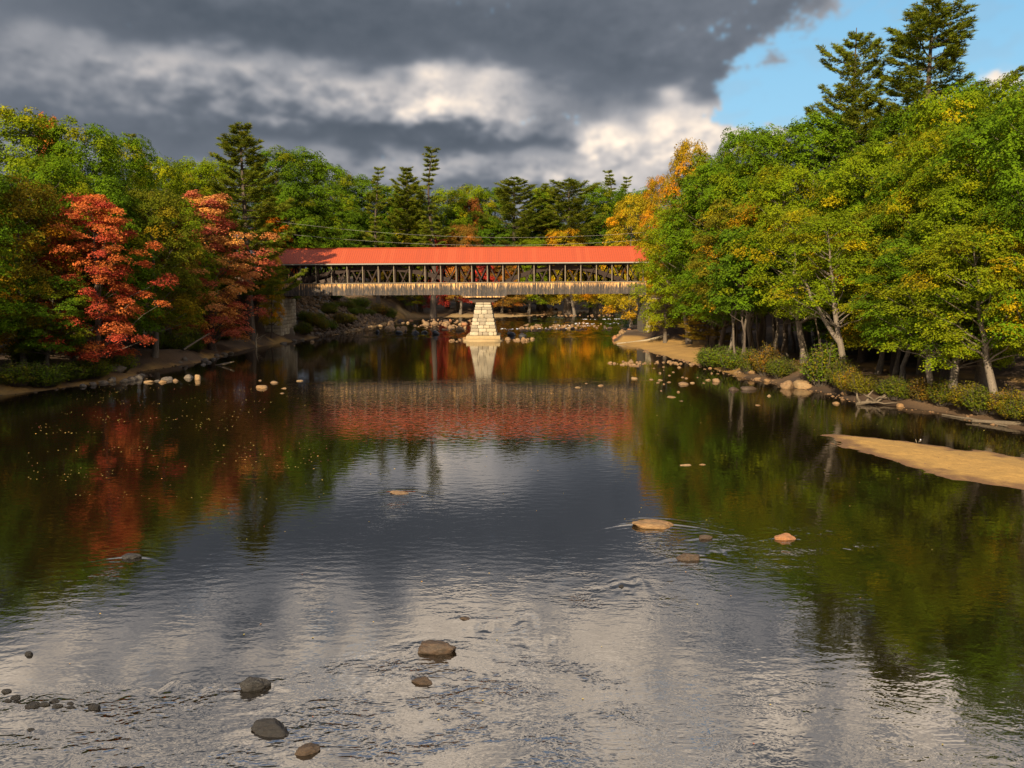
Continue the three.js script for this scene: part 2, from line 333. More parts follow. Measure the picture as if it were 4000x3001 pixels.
[4,2,-56.41,-97.62,14.68,4.88,101,102,0],[4,4,-53.52,-141.01,17.47,4.9,101,102,0],[4,2,-59.29,-118.59,17.34,4.57,101,102,0],[4,2,-52.75,-138.23,18.07,4.87,101,102,0],
[4,4,-55.19,-133.53,17.43,5.47,101,102,0],[4,2,-58.7,-117.55,15.86,5.13,101,102,0],[4,2,-57.69,-110.31,17.55,5.74,101,102,0],[4,4,-52.83,-137.92,17.67,5.56,101,102,0],
[4,2,-60.96,-117.41,14.94,4.53,101,102,0],[4,2,-54.39,-130.3,18.73,5.67,101,102,0],[4,4,-58.53,-97.54,18.19,4.55,101,102,0],[4,2,-59.21,-111.39,17.18,5.01,101,102,0],
[4,2,-58.46,-124.16,17.94,5.02,101,102,0],[4,4,-55.7,-133.23,18.03,5.14,101,102,0],[4,2,-58.4,-115.92,15.95,4.27,101,102,0],[4,2,-54.21,-138.23,16.44,4.95,101,102,0],
[4,4,-59.78,-118.81,15.46,4.06,101,102,0],[4,2,-50.67,-142.95,18.34,5.01,101,102,0],[4,2,-49.28,-152.08,15.48,4.75,101,102,0],[4,4,-55.94,-122.93,14.14,5.99,101,102,0],
[4,2,-60.81,-109.42,18.15,4.03,101,102,0]
];
// x, z, width, height ratio, depth ratio, tone, label, group, close
const ROCKS = [
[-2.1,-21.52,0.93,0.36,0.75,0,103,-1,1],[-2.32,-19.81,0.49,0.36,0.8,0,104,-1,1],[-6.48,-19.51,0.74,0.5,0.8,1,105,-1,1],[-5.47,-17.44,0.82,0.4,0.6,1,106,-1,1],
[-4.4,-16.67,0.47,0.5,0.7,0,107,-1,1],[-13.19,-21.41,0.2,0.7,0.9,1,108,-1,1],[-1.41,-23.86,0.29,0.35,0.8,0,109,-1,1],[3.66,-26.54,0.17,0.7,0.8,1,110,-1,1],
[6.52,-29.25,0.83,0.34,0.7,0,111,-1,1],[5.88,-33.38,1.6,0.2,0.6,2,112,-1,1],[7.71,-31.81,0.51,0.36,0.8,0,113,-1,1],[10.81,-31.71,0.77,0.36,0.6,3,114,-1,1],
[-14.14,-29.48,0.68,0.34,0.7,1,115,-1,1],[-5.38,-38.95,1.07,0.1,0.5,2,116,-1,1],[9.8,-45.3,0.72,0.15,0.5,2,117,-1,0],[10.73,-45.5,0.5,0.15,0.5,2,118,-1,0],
[-12.54,-19.35,0.24,0.5,0.8,1,119,120,1],[-12.13,-19.02,0.24,0.5,0.8,1,119,120,1],[-12.24,-18.89,0.19,0.5,0.8,1,119,120,1],[-11.5,-18.63,0.31,0.5,0.8,1,119,120,1],
[-11.23,-18.71,0.21,0.5,0.8,1,119,120,1],[-11.1,-18.86,0.22,0.5,0.8,1,119,120,1],[-10.89,-18.63,0.24,0.5,0.8,1,119,120,1],[-10.64,-18.77,0.17,0.5,0.8,1,119,120,1],
[-10.55,-18.61,0.16,0.5,0.8,1,119,120,1],[-9.96,-18.53,0.27,0.5,0.8,1,119,120,1],[-10.91,-17.6,0.16,0.5,0.8,1,119,120,1],[-24.77,-80.4,1.41,0.3,0.7,2,121,122,0],
[-24.71,-84.92,0.9,0.3,0.7,2,121,122,0],[-22.44,-86.54,0.81,0.3,0.7,2,121,122,0],[-22.4,-80.19,0.55,0.3,0.7,2,121,122,0],[-26.84,-87.01,0.49,0.3,0.7,2,121,122,0],
[6.58,-80.81,0.66,0.3,0.7,2,121,122,0],[8.91,-82.28,0.77,0.3,0.7,2,121,122,0],[-21.58,-76.51,0.48,0.3,0.7,2,121,122,0],[13.23,-88.71,0.89,0.3,0.8,2,123,124,0],
[14.98,-87.73,0.6,0.3,0.8,2,123,124,0],[15.15,-84.92,0.48,0.4,0.8,2,123,124,0],[15.83,-87.25,0.55,0.4,0.8,2,123,124,0],[16.43,-85.38,0.53,0.3,0.8,2,123,124,0],
[17.48,-83.36,1.15,0.35,0.8,2,123,124,0],[18.74,-84.69,0.58,0.4,0.8,2,123,124,0],[20.68,-101.11,0.57,0.5,0.8,2,123,124,0],[17.08,-94.23,0.44,0.5,0.8,2,123,124,0],
[20.93,-87.25,0.6,0.35,0.8,2,123,124,0],[14.49,-73.83,1.02,0.2,0.8,2,123,124,0],[14.86,-71.33,0.49,0.2,0.8,2,123,124,0],[23.51,-74.53,0.42,0.5,0.8,2,123,124,0],
[20.79,-68.69,0.47,0.3,0.8,2,123,124,0],[21.59,-86.07,1.0,0.55,0.8,2,125,-1,0],[21.42,-78.8,1.23,0.42,0.8,0,126,-1,0],[23.17,-79.19,1.98,0.25,0.6,0,127,-1,0],
[27.07,-80.19,1.46,0.65,0.8,2,128,-1,0],[28.74,-79.79,2.3,0.5,0.7,2,129,-1,0],[27.74,-69.6,0.74,0.42,0.8,2,130,-1,0],[30.28,-73.83,0.93,0.55,0.7,2,131,-1,0],
[30.98,-71.98,1.45,0.5,0.7,2,132,-1,0],[32.47,-67.95,0.77,0.6,0.8,2,133,-1,0],[32.83,-70.69,1.15,0.6,0.8,2,134,-1,0],[25.89,-91.52,1.2,0.4,0.8,2,135,136,0],
[26.44,-89.97,1.13,0.4,0.8,2,135,136,0],[26.49,-88.22,0.94,0.4,0.8,2,135,136,0],[25.83,-93.4,1.11,0.35,0.8,2,135,136,0],[26.93,-86.07,0.97,0.4,0.8,2,135,136,0],
[25.78,-97.11,0.61,0.4,0.8,2,135,136,0],[25.64,-98.31,0.49,0.4,0.8,2,135,136,0],[24.24,-100.16,0.63,0.4,0.8,2,135,136,0],[24.04,-104.08,0.78,0.3,0.8,2,135,136,0],
[23.04,-105.46,0.59,0.3,0.8,2,135,136,0],[14.58,-105.91,0.58,0.55,0.8,2,137,138,0],[16.24,-104.99,0.57,0.55,0.8,2,137,138,0],[15.47,-107.27,0.56,0.55,0.8,2,137,138,0],
[12.88,-106.9,0.61,0.55,0.8,2,137,138,0],[13.28,-106.16,0.6,0.55,0.8,2,137,138,0],[14.26,-104.86,0.62,0.55,0.8,2,137,138,0],[15.34,-104.04,0.6,0.55,0.8,2,137,138,0],
[19.14,-108.06,0.56,0.55,0.8,2,137,138,0],[15.45,-103.8,0.61,0.55,0.8,2,137,138,0],[14.81,-106.59,0.63,0.55,0.8,2,137,138,0],[15.91,-109.72,0.6,0.55,0.8,2,137,138,0],
[15.76,-107.86,0.62,0.55,0.8,2,137,138,0],[15.44,-107.03,0.52,0.55,0.8,2,137,138,0],[14.76,-105.42,0.52,0.55,0.8,2,137,138,0],[16.46,-105.35,0.61,0.55,0.8,2,137,138,0],
[21.37,-106.83,0.58,0.45,0.8,2,139,140,0],[20.02,-107.95,0.57,0.45,0.8,2,139,140,0],[21.5,-107.21,0.59,0.45,0.8,2,139,140,0],[20.64,-106.27,0.6,0.45,0.8,2,139,140,0],
[20.9,-107.83,0.59,0.45,0.8,2,139,140,0],[20.65,-108.13,0.59,0.45,0.8,2,139,140,0],[21.88,-106.02,0.63,0.45,0.8,2,139,140,0],[20.93,-108.81,0.66,0.45,0.8,2,139,140,0],
[-43.06,-88.96,1.95,0.45,0.8,4,141,142,0],[-40.69,-87.01,1.42,0.5,0.8,4,141,142,0],[-40.39,-87.98,1.1,0.6,0.8,4,141,142,0],[-40.71,-85.61,1.21,0.4,0.8,4,141,142,0],
[-42.27,-86.07,1.08,0.5,0.8,4,141,142,0],[-42.4,-84.69,1.17,0.4,0.8,4,141,142,0],[-41.54,-91.52,0.86,0.5,0.8,4,141,142,0],[-42.57,-82.92,0.93,0.5,0.8,4,141,142,0],
[-42.94,-81.64,0.92,0.4,0.8,4,141,142,0],[-37.16,-87.49,1.42,0.42,0.8,4,143,-1,0],[-36.54,-85.38,0.96,0.4,0.8,2,144,-1,0],[-35.63,-86.54,0.76,0.4,0.8,2,145,-1,0],
[-37.93,-85.38,1.12,0.3,0.8,2,146,-1,0],[-37.57,-86.54,0.7,0.4,0.8,4,147,-1,0],[-35.5,-89.46,1.23,0.5,0.8,4,148,-1,0],[-33.93,-87.98,0.77,0.95,0.8,2,149,-1,0],
[-41.27,-109.81,1.03,0.5,0.8,4,150,151,0],[-39.78,-107.59,0.81,0.5,0.8,4,150,151,0],[-39.43,-104.43,0.78,0.4,0.8,4,150,151,0],[-41.99,-116.63,1.02,0.4,0.8,4,150,151,0],
[-42.15,-119.68,1.12,0.4,0.8,4,150,151,0],[-42.68,-106.87,0.87,0.8,0.8,4,150,151,0],[-42.78,-105.46,0.72,0.5,0.8,4,150,151,0],[-41.05,-112.52,0.84,0.4,0.8,4,150,151,0],
[-41.96,-122.43,1.14,0.35,0.8,4,150,151,0],[-44.67,-158.78,1.68,0.7,0.8,4,152,153,0],[-42.12,-155.71,1.94,0.7,0.8,4,152,153,0],[-41.22,-158.78,1.48,0.6,0.8,4,152,153,0],
[-40.06,-143.85,1.43,0.3,0.8,4,152,153,0],[-39.63,-149.2,1.11,0.5,0.8,4,152,153,0],[-40.75,-161.84,1.51,0.5,0.8,4,152,153,0],[-40.59,-166.37,1.76,0.5,0.8,4,152,153,0],
[-38.59,-163.36,1.73,0.4,0.8,4,152,153,0],[-37.74,-166.37,1.76,0.4,0.8,4,152,153,0],[-44.18,-152.75,1.14,0.6,0.8,4,152,153,0],[-38.95,-152.75,0.95,0.4,0.8,4,152,153,0],
[-35.84,-147.15,0.82,0.6,0.8,2,154,-1,0],[-36.67,-138.28,0.34,0.6,0.8,2,155,-1,0],[-25.72,-185.93,1.32,0.56,0.92,2,156,157,0],[-14.01,-193.36,0.91,0.41,0.83,2,156,157,0],
[-27.08,-182.77,0.86,0.48,1.0,2,156,157,0],[-11.53,-199.91,1.78,0.45,0.66,3,156,157,0],[-16.0,-198.63,1.46,0.55,0.91,2,156,157,0],[-23.8,-177.73,1.74,0.64,0.83,2,156,157,0],
[-16.9,-210.18,1.89,0.47,0.76,0,156,157,0],[-22.83,-193.87,1.04,0.71,0.61,2,156,157,0],[-26.96,-185.06,2.05,0.56,0.82,2,156,157,0],[-16.06,-204.54,1.32,0.6,0.67,2,156,157,0],
[-21.4,-178.91,0.92,0.59,0.64,2,156,157,0],[-27.06,-182.18,1.54,0.53,0.87,2,156,157,0],[-11.36,-179.83,1.98,0.7,0.95,2,156,157,0],[-20.9,-199.3,1.91,0.46,0.92,2,156,157,0],
[-29.07,-211.24,1.08,0.68,0.89,0,156,157,0],[-31.08,-207.14,1.5,0.69,0.98,2,156,157,0],[-12.61,-200.02,1.05,0.65,0.96,2,156,157,0],[-16.67,-203.67,0.97,0.7,0.87,2,156,157,0],
[-16.03,-214.86,1.05,0.5,0.8,3,156,157,0],[-27.29,-205.77,0.94,0.53,0.82,2,156,157,0],[-27.89,-185.28,1.77,0.65,0.6,2,156,157,0],[-22.88,-212.63,0.97,0.63,0.88,2,156,157,0],
[-26.21,-213.15,1.15,0.51,0.93,3,156,157,0],[-14.14,-193.92,1.24,0.43,0.73,2,156,157,0],[-20.59,-201.39,1.66,0.47,0.73,2,156,157,0],[-28.44,-211.51,1.54,0.54,0.63,0,156,157,0],
[-13.32,-185.51,1.3,0.42,0.78,2,156,157,0],[-20.25,-198.22,0.93,0.43,0.7,2,156,157,0],[-15.2,-182.93,1.06,0.48,0.79,2,156,157,0],[-16.36,-180.67,1.07,0.56,0.96,2,156,157,0],
[-14.22,-188.69,1.4,0.67,0.87,2,156,157,0],[-23.32,-179.2,0.96,0.6,1.0,0,156,157,0],[-30.77,-199.18,1.0,0.53,0.82,2,156,157,0],[-29.34,-199.59,2.08,0.64,0.64,2,156,157,0],
[-10.77,-188.0,0.96,0.61,0.7,2,156,157,0],[-11.63,-201.44,1.86,0.46,0.68,2,156,157,0],[-19.05,-202.9,2.11,0.55,0.85,2,156,157,0],[-25.95,-205.36,1.1,0.49,0.98,2,156,157,0],
[-27.66,-182.28,1.88,0.63,0.8,2,156,157,0],[-28.51,-188.54,1.45,0.49,0.82,2,156,157,0],[-29.0,-199.33,1.15,0.68,0.65,2,156,157,0],[-24.13,-182.52,1.68,0.69,0.86,2,156,157,0],
[-28.72,-194.44,1.77,0.71,0.66,2,156,157,0],[-33.3,-183.16,1.06,0.56,0.87,2,158,159,0],[-35.77,-178.84,0.85,0.61,0.92,2,158,159,0],[-35.08,-175.77,0.83,0.65,0.61,2,158,159,0],
[-35.04,-178.94,0.83,0.47,0.98,2,158,159,0],[-34.01,-183.17,0.84,0.56,0.84,2,158,159,0],[-34.35,-185.93,0.88,0.43,0.86,2,158,159,0],[-32.31,-188.67,1.6,0.46,0.61,2,158,159,0],
[-33.68,-178.94,0.81,0.71,0.77,2,158,159,0],[-34.84,-177.62,0.84,0.55,0.98,2,158,159,0],[-31.1,-194.46,1.19,0.52,0.95,2,158,159,0],[-32.21,-181.14,1.54,0.7,0.99,2,158,159,0],
[5.69,-189.86,1.17,0.6,0.8,2,160,161,0],[13.1,-186.91,1.31,0.62,0.97,2,160,161,0],[3.25,-180.08,1.03,0.51,0.72,0,160,161,0],[10.25,-191.28,1.45,0.49,0.72,2,160,161,0],
[4.64,-188.98,0.97,0.63,0.87,2,160,161,0],[11.14,-185.87,0.9,0.56,0.77,3,160,161,0],[11.07,-185.96,0.89,0.48,0.94,3,160,161,0],[11.56,-182.23,1.25,0.52,0.61,2,160,161,0],
[12.17,-190.86,1.06,0.49,0.92,2,160,161,0],[13.75,-185.29,1.37,0.53,0.74,0,160,161,0],[12.39,-193.31,0.99,0.68,0.83,2,160,161,0],[4.76,-186.9,1.48,0.54,0.85,2,160,161,0],
[12.9,-290.33,2.43,0.54,0.61,2,162,163,0],[17.75,-272.41,1.44,0.53,0.84,2,162,163,0],[38.65,-295.4,1.48,0.51,0.66,0,162,163,0],[29.59,-282.92,1.77,0.7,0.89,2,162,163,0],
[10.89,-272.36,2.04,0.65,0.61,2,162,163,0],[12.82,-268.77,2.04,0.71,0.85,2,162,163,0],[11.07,-266.99,2.06,0.45,0.97,2,162,163,0],[13.13,-271.8,2.03,0.5,0.6,2,162,163,0],
[4.64,-265.37,1.44,0.67,0.89,0,162,163,0],[34.34,-304.49,2.2,0.5,0.7,2,162,163,0],[12.21,-284.38,1.35,0.68,0.85,2,162,163,0],[44.38,-311.4,2.04,0.69,0.89,2,162,163,0],
[19.15,-303.58,1.37,0.56,0.79,0,162,163,0],[47.43,-329.14,1.78,0.45,0.91,0,162,163,0],[49.53,-314.15,2.08,0.41,0.64,3,162,163,0],[15.06,-260.48,2.05,0.65,0.71,2,162,163,0],
[24.04,-282.67,2.54,0.5,0.66,2,162,163,0],[9.85,-260.69,1.6,0.56,0.87,2,162,163,0],[11.35,-270.61,1.84,0.57,0.85,2,162,163,0],[47.83,-324.67,2.02,0.71,0.96,2,162,163,0],
[8.59,-282.52,2.23,0.61,0.65,2,162,163,0],[22.26,-268.01,1.91,0.48,0.77,2,162,163,0],[41.52,-307.14,1.73,0.68,0.74,2,162,163,0],[14.86,-285.63,1.35,0.43,0.98,2,162,163,0],
[4.59,-264.47,1.75,0.62,0.98,2,162,163,0],[41.03,-307.11,2.41,0.59,0.76,2,162,163,0],[29.16,-296.13,1.37,0.7,0.87,2,162,163,0],[14.51,-272.39,1.47,0.65,0.63,2,162,163,0],
[34.25,-303.57,2.08,0.71,0.7,2,162,163,0],[37.29,-291.09,2.35,0.65,0.86,2,162,163,0],[-0.77,-251.64,1.64,0.49,0.71,2,162,163,0],[38.17,-306.58,2.18,0.69,0.75,2,162,163,0],
[12.06,-258.92,2.14,0.47,0.92,2,162,163,0],[36.74,-311.76,1.5,0.7,0.71,2,162,163,0],[28.17,-276.18,2.41,0.55,0.99,2,162,163,0],[48.52,-328.59,1.94,0.57,0.76,0,162,163,0],
[1.56,-264.4,2.18,0.44,0.98,2,162,163,0],[6.2,-286.36,1.32,0.67,0.95,3,162,163,0],[38.77,-326.25,2.25,0.67,0.77,3,162,163,0],[-0.44,-245.42,1.67,0.49,0.96,2,162,163,0],
[19.35,-154.03,1.46,0.53,0.88,3,164,165,0],[27.47,-173.62,0.93,0.6,0.9,2,164,165,0],[21.43,-157.83,0.8,0.59,0.61,2,164,165,0],[20.85,-155.33,0.89,0.57,0.99,2,164,165,0],
[21.04,-156.98,1.26,0.65,0.79,2,164,165,0],[26.76,-174.38,1.07,0.6,0.81,2,164,165,0],[22.82,-166.75,1.36,0.63,0.76,2,164,165,0],[25.16,-172.42,0.86,0.71,0.66,2,164,165,0],
[22.05,-164.51,1.16,0.61,0.97,2,164,165,0],[25.37,-171.45,1.61,0.67,0.95,2,164,165,0],[20.4,-157.89,0.92,0.7,0.75,2,164,165,0],[20.39,-154.34,0.79,0.67,0.82,2,164,165,0],
[27.68,-176.37,1.12,0.6,0.76,2,164,165,0],[25.29,-170.44,0.87,0.42,0.83,2,164,165,0],[27.08,-175.8,1.27,0.55,0.93,2,164,165,0],[23.87,-166.12,1.17,0.46,0.82,0,164,165,0],
[22.68,-165.52,1.08,0.56,0.77,2,164,165,0],[19.56,-151.61,0.81,0.5,0.63,2,164,165,0],[21.67,-158.4,0.88,0.47,0.77,2,164,165,0],[25.49,-169.68,1.4,0.57,0.89,2,164,165,0],
[23.31,-163.48,0.93,0.44,0.91,3,164,165,0],[27.0,-172.76,1.71,0.56,0.68,2,164,165,0],[21.63,-159.15,0.83,0.43,0.72,2,164,165,0],[24.22,-167.8,1.17,0.46,0.76,2,164,165,0],
[21.87,-186.21,0.94,0.62,0.61,0,166,167,0],[25.67,-183.33,0.85,0.67,0.72,0,166,167,0],[22.63,-188.7,0.97,0.5,0.81,0,166,167,0],[21.51,-190.12,1.06,0.59,0.69,0,166,167,0],
[-8.75,-152.17,1.01,0.65,0.69,2,168,169,0],[-8.79,-153.46,0.82,0.45,0.94,2,168,169,0],[-11.15,-150.68,0.72,0.7,0.82,2,168,169,0],[-8.83,-155.59,1.11,0.52,0.83,2,168,169,0],
[-0.69,-153.03,0.94,0.69,0.92,2,168,169,0],[3.95,-155.29,1.14,0.55,0.76,2,168,169,0],[2.13,-152.6,1.17,0.69,0.77,2,168,169,0],[2.88,-152.49,1.02,0.46,0.83,2,168,169,0],
[-2.03,-152.14,0.69,0.64,0.98,2,168,169,0],[-0.82,-156.56,1.2,0.48,0.97,2,168,169,0],[-2.17,-153.19,0.7,0.56,0.79,2,168,169,0],[1.11,-152.43,0.85,0.6,0.74,2,168,169,0],
[2.73,-151.32,1.02,0.49,0.85,2,168,169,0],[-23.66,-173.1,1.83,0.5,0.8,1,170,171,0],[-20.17,-170.86,2.12,0.5,0.8,1,170,171,0],[-15.79,-169.37,2.0,0.5,0.8,1,170,171,0],
[-18.28,-173.1,1.61,0.5,0.8,1,170,171,0],[0.0,-166.37,2.07,0.5,0.8,1,170,171,0],[2.05,-164.87,1.84,0.5,0.8,1,170,171,0],[-0.53,-170.86,1.59,0.5,0.8,1,170,171,0],
[-28.6,-175.35,1.31,0.5,0.8,1,170,171,0]  // dark tone on this last group paints in the bridge deck shadow
];
const RUBBLE=[[7.72,-84.47,0.37,0.3],[15.58,-83.8,0.31,0.5],[19.0,-89.21,0.36,0.5],[18.81,-90.22,0.39,0.4],[18.84,-101.76,0.32,0.6],[18.83,-95.65,0.33,0.5],[17.72,-92.05,0.32,0.5],[19.88,-84.69,0.37,0.3],[22.97,-94.23,0.29,0.8],[23.63,-93.96,0.38,0.3],[24.35,-94.23,0.24,0.6],[20.39,-89.97,0.25,0.5],[15.75,-77.45,0.32,0.6],[14.32,-78.41,0.27,0.5],[17.33,-100.16,0.31,0.5],[18.15,-98.0,0.18,0.6],[16.41,-107.52,0.48,0.55],[17.91,-106.07,0.26,0.55],[19.13,-107.47,0.33,0.55],[15.82,-102.98,0.41,0.55],[16.87,-105.71,0.29,0.55],[13.63,-106.06,0.26,0.55],[15.5,-104.71,0.46,0.55],[15.6,-103.81,0.41,0.55],[17.02,-109.16,0.33,0.55],[15.2,-103.37,0.39,0.55],[15.24,-106.54,0.39,0.55],[15.36,-107.53,0.47,0.55],[14.98,-104.01,0.45,0.55],[15.53,-104.12,0.45,0.55],[15.31,-107.93,0.26,0.55],[12.57,-106.95,0.29,0.55],[15.08,-104.14,0.24,0.55],[18.54,-106.28,0.25,0.55],[15.79,-105.79,0.24,0.55],[17.01,-108.69,0.4,0.55],[17.33,-106.84,0.44,0.55],[15.12,-105.68,0.47,0.55],[13.94,-104.69,0.43,0.55],[15.69,-102.99,0.43,0.55],[17.35,-106.34,0.24,0.55],[14.77,-109.09,0.49,0.55],[17.0,-105.79,0.25,0.55],[14.82,-105.56,0.37,0.55],[16.49,-108.47,0.42,0.55],[15.15,-107.42,0.36,0.55],[15.53,-107.44,0.47,0.55],[21.2,-107.75,0.44,0.45],[23.27,-105.22,0.39,0.45],[21.26,-105.34,0.44,0.45],[23.9,-104.12,0.39,0.45],[22.6,-103.36,0.43,0.45],[21.17,-108.03,0.48,0.45],[22.61,-103.62,0.39,0.45],[21.25,-107.1,0.43,0.45],[23.51,-101.81,0.42,0.45],[23.83,-101.57,0.34,0.45],[-14.45,-181.57,0.79,0.51],[-14.67,-193.28,0.84,0.49],[-22.19,-208.81,0.93,0.63],[-14.47,-184.9,0.83,0.53],[-13.59,-183.38,0.8,0.47],[-32.73,-189.5,0.83,0.66],[-32.33,-185.13,0.81,0.52],[-32.48,-185.07,0.82,0.51],[11.23,-184.09,0.73,0.57],[4.27,-188.82,0.74,0.66],[2.19,-180.23,0.71,0.65],[5.78,-190.16,0.76,0.46],[11.63,-182.67,0.77,0.66],[3.47,-187.06,0.83,0.58],[2.68,-187.82,0.71,0.61],[6.02,-183.82,0.82,0.47],[10.9,-188.06,0.72,0.68],[1.93,-179.04,0.69,0.53],[5.17,-183.07,0.77,0.7],[1.9,-188.86,0.73,0.58],[10.19,-191.57,0.73,0.62],[3.97,-179.89,0.68,0.7],[8.84,-190.67,0.83,0.61],[12.6,-193.12,0.81,0.44],[11.87,-191.68,0.82,0.45],[7.86,-185.47,0.83,0.47],[6.28,-256.0,1.11,0.61],[23.65,-271.39,1.08,0.71],[2.43,-286.05,1.13,0.53],[31.66,-309.66,1.2,0.69],[36.08,-300.22,1.12,0.63],[1.79,-266.32,1.0,0.51],[27.72,-277.09,1.16,0.64],[13.49,-291.86,1.28,0.48],[28.26,-306.57,1.19,0.63],[16.87,-288.99,1.18,0.52],[24.59,-309.62,1.16,0.47],[1.0,-255.98,1.05,0.64],[9.75,-255.86,1.01,0.58],[30.3,-287.6,1.18,0.62],[10.59,-279.54,1.1,0.62],[7.96,-284.95,1.24,0.65],[39.48,-306.27,1.14,0.46],[6.15,-269.26,1.05,0.45],[13.67,-277.74,1.19,0.44],[12.79,-288.37,1.18,0.65],[30.77,-277.58,1.09,0.65],[-2.34,-255.34,1.01,0.51],[19.5,-189.06,0.6,0.71],[19.63,-194.75,0.72,0.65],[17.3,-193.76,0.61,0.59],[17.83,-205.0,0.92,0.63],[21.62,-187.97,0.47,0.59],[21.16,-182.79,0.46,0.48],[20.48,-195.22,0.49,0.68],[20.06,-182.22,0.45,0.68],[21.98,-203.15,0.62,0.46],[19.34,-194.36,0.78,0.66],[-9.93,-154.74,0.48,0.65],[-9.88,-149.56,0.49,0.5],[-8.93,-153.51,0.59,0.61],[-11.32,-150.73,0.66,0.61],[-8.2,-152.68,0.52,0.47],[-10.79,-151.78,0.64,0.71],[-9.63,-153.01,0.56,0.6],[-8.11,-156.11,0.49,0.66],[-10.0,-149.21,0.59,0.45],[-8.51,-153.37,0.48,0.58],[-2.12,-157.09,0.6,0.55],[1.31,-151.71,0.59,0.52],[-2.52,-150.92,0.57,0.61],[0.99,-155.33,0.68,0.57],[1.94,-150.8,0.68,0.52],[-2.13,-156.0,0.58,0.66],[0.93,-153.11,0.58,0.49],[-0.99,-153.75,0.69,0.65],[0.4,-152.84,0.61,0.58],[0.65,-150.4,0.57,0.59],[2.25,-151.06,0.62,0.64]];
// x, z, width, height, tint, label, group
const SHRUBS = [
[25.02,-101.44,4.43,3.33,2,172,-1],[26.39,-97.11,3.64,2.88,2,173,-1],[27.45,-91.0,3.13,2.42,3,174,-1],[29.09,-89.46,3.36,2.66,0,175,-1],
[30.59,-86.54,2.98,2.17,3,176,-1],[30.44,-79.99,3.76,3.26,1,177,-1],[31.15,-77.07,2.66,2.66,3,178,-1],[32.19,-75.24,2.59,2.36,4,179,-1],
[32.81,-72.65,2.73,2.51,4,180,-1],[33.49,-70.22,2.64,2.42,3,181,-1],[33.99,-67.66,2.55,2.23,0,182,183],[34.57,-65.69,2.48,2.27,3,182,183],
[34.87,-63.56,2.6,2.4,4,182,183],[35.25,-61.57,2.52,2.32,3,182,183],[35.64,-59.92,2.45,2.26,4,182,183],[35.8,-58.15,2.38,2.11,3,182,183],
[35.74,-55.86,2.64,2.29,3,182,183],[31.74,-105.16,2.81,2.35,1,184,-1],[28.3,-106.16,2.5,1.88,1,185,-1],[-47.57,-78.57,3.86,2.66,1,186,187],
[-46.02,-80.49,3.96,2.47,1,186,187],[-45.45,-83.99,3.87,2.32,1,186,187],[-44.26,-86.19,3.98,2.65,2,186,187],[-43.92,-90.96,4.2,2.8,1,186,187],
[-50.35,-85.74,4.48,3.16,1,186,187],[-47.98,-111.19,3.39,2.37,1,188,189],[-46.58,-112.31,3.08,2.26,1,188,189],[-45.49,-113.84,2.78,2.43,2,188,189],
[-44.86,-116.22,3.19,2.66,1,188,189],[-46.29,-126.83,3.1,3.1,2,188,189],[-46.89,-133.44,3.67,3.26,1,188,189],[-47.31,-141.98,4.34,3.69,1,188,189],
[-46.27,-148.31,4.54,3.63,1,188,189],[-46.52,-156.71,4.32,3.36,1,188,189],[-41.69,-166,3.09,3.09,2,190,191],[-40.43,-166,3.09,2.32,4,190,191],
[-39.11,-168,3.65,2.35,4,190,191],[-37.89,-172,3.2,2.4,2,190,191],[-37.0,-178,3.87,2.48,0,190,191],[-40.73,-160,3.97,2.24,1,190,191],
[-44.68,-185,5.16,2.29,1,190,191],[-41.6,-192,5.35,2.38,1,190,191],[-37.51,-202,6.25,2.81,1,190,191],[-34.14,-212,5.25,2.95,0,190,191],
[-31.97,-215,4.0,2.66,1,190,191],[-47.32,-178.43,2.75,2.05,2,190,191],[-46.28,-174.29,3.51,1.68,2,190,191],[-40.12,-189.12,3.49,1.43,3,190,191],
[-40.26,-172.12,2.54,1.52,3,190,191],[-45.05,-189.82,3.95,2.0,2,190,191],[-32.15,-213.61,3.74,1.65,2,190,191],[-43.57,-183.57,3.5,1.98,4,190,191],
[-35.85,-194.75,2.63,2.34,3,190,191],[-35.09,-200.28,4.22,1.75,3,190,191],[-40.25,-181.14,4.26,1.36,2,190,191],[-38.08,-192.46,3.21,1.97,3,190,191],
[-37.0,-191.17,2.8,1.83,2,190,191],[-42.15,-205.17,4.33,1.85,2,190,191],[-36.75,-179.22,3.19,1.52,3,190,191],[-39.82,-179.72,3.91,1.7,3,190,191],
[-47.76,-173.35,4.2,1.23,4,190,191],[-36.38,-181.8,4.03,1.61,4,190,191],[-44.33,-194.18,2.78,1.88,3,190,191],[-42.77,-281.09,6.87,3.97,2,192,193],
[-40.41,-281.09,7.09,5.59,2,192,193],[-36.59,-281.09,7.53,4.71,4,192,193],[-32.17,-281.09,5.3,3.04,4,192,193],[-30.32,-281.09,7.08,3.4,1,192,193],
[-27.15,-281.09,7.99,2.99,3,192,193],[-24.28,-281.09,7.73,3.1,2,192,193],[-21.21,-281.09,6.12,4.45,2,192,193],[-18.24,-281.09,6.92,4.68,3,192,193],
[-13.64,-281.09,6.25,3.35,3,192,193],[-10.77,-281.09,7.26,4.74,2,192,193],[-7.48,-281.09,6.52,4.33,1,192,193],[-4.86,-281.09,5.27,3.15,2,192,193],
[-2.42,-281.09,7.28,5.4,2,192,193],[2.39,-284.45,7.16,5.88,2,192,193],[3.93,-286.61,8.16,5.67,2,192,193],[8.88,-293.54,7.12,4.91,1,192,193],
[11.7,-297.5,7.77,5.5,2,192,193],[14.74,-301.76,6.45,3.5,1,192,193],[20.02,-309.16,8.86,4.13,1,192,193],[21.76,-311.6,7.07,6.13,1,192,193],
[26.86,-318.76,7.93,7.1,1,192,193],[31.38,-325.09,6.31,5.38,3,192,193],[36.58,-332.38,9.06,4.8,1,192,193],[39.43,-336,7.51,7.34,2,192,193],
[45.72,-336,8.98,7.13,2,192,193]
];

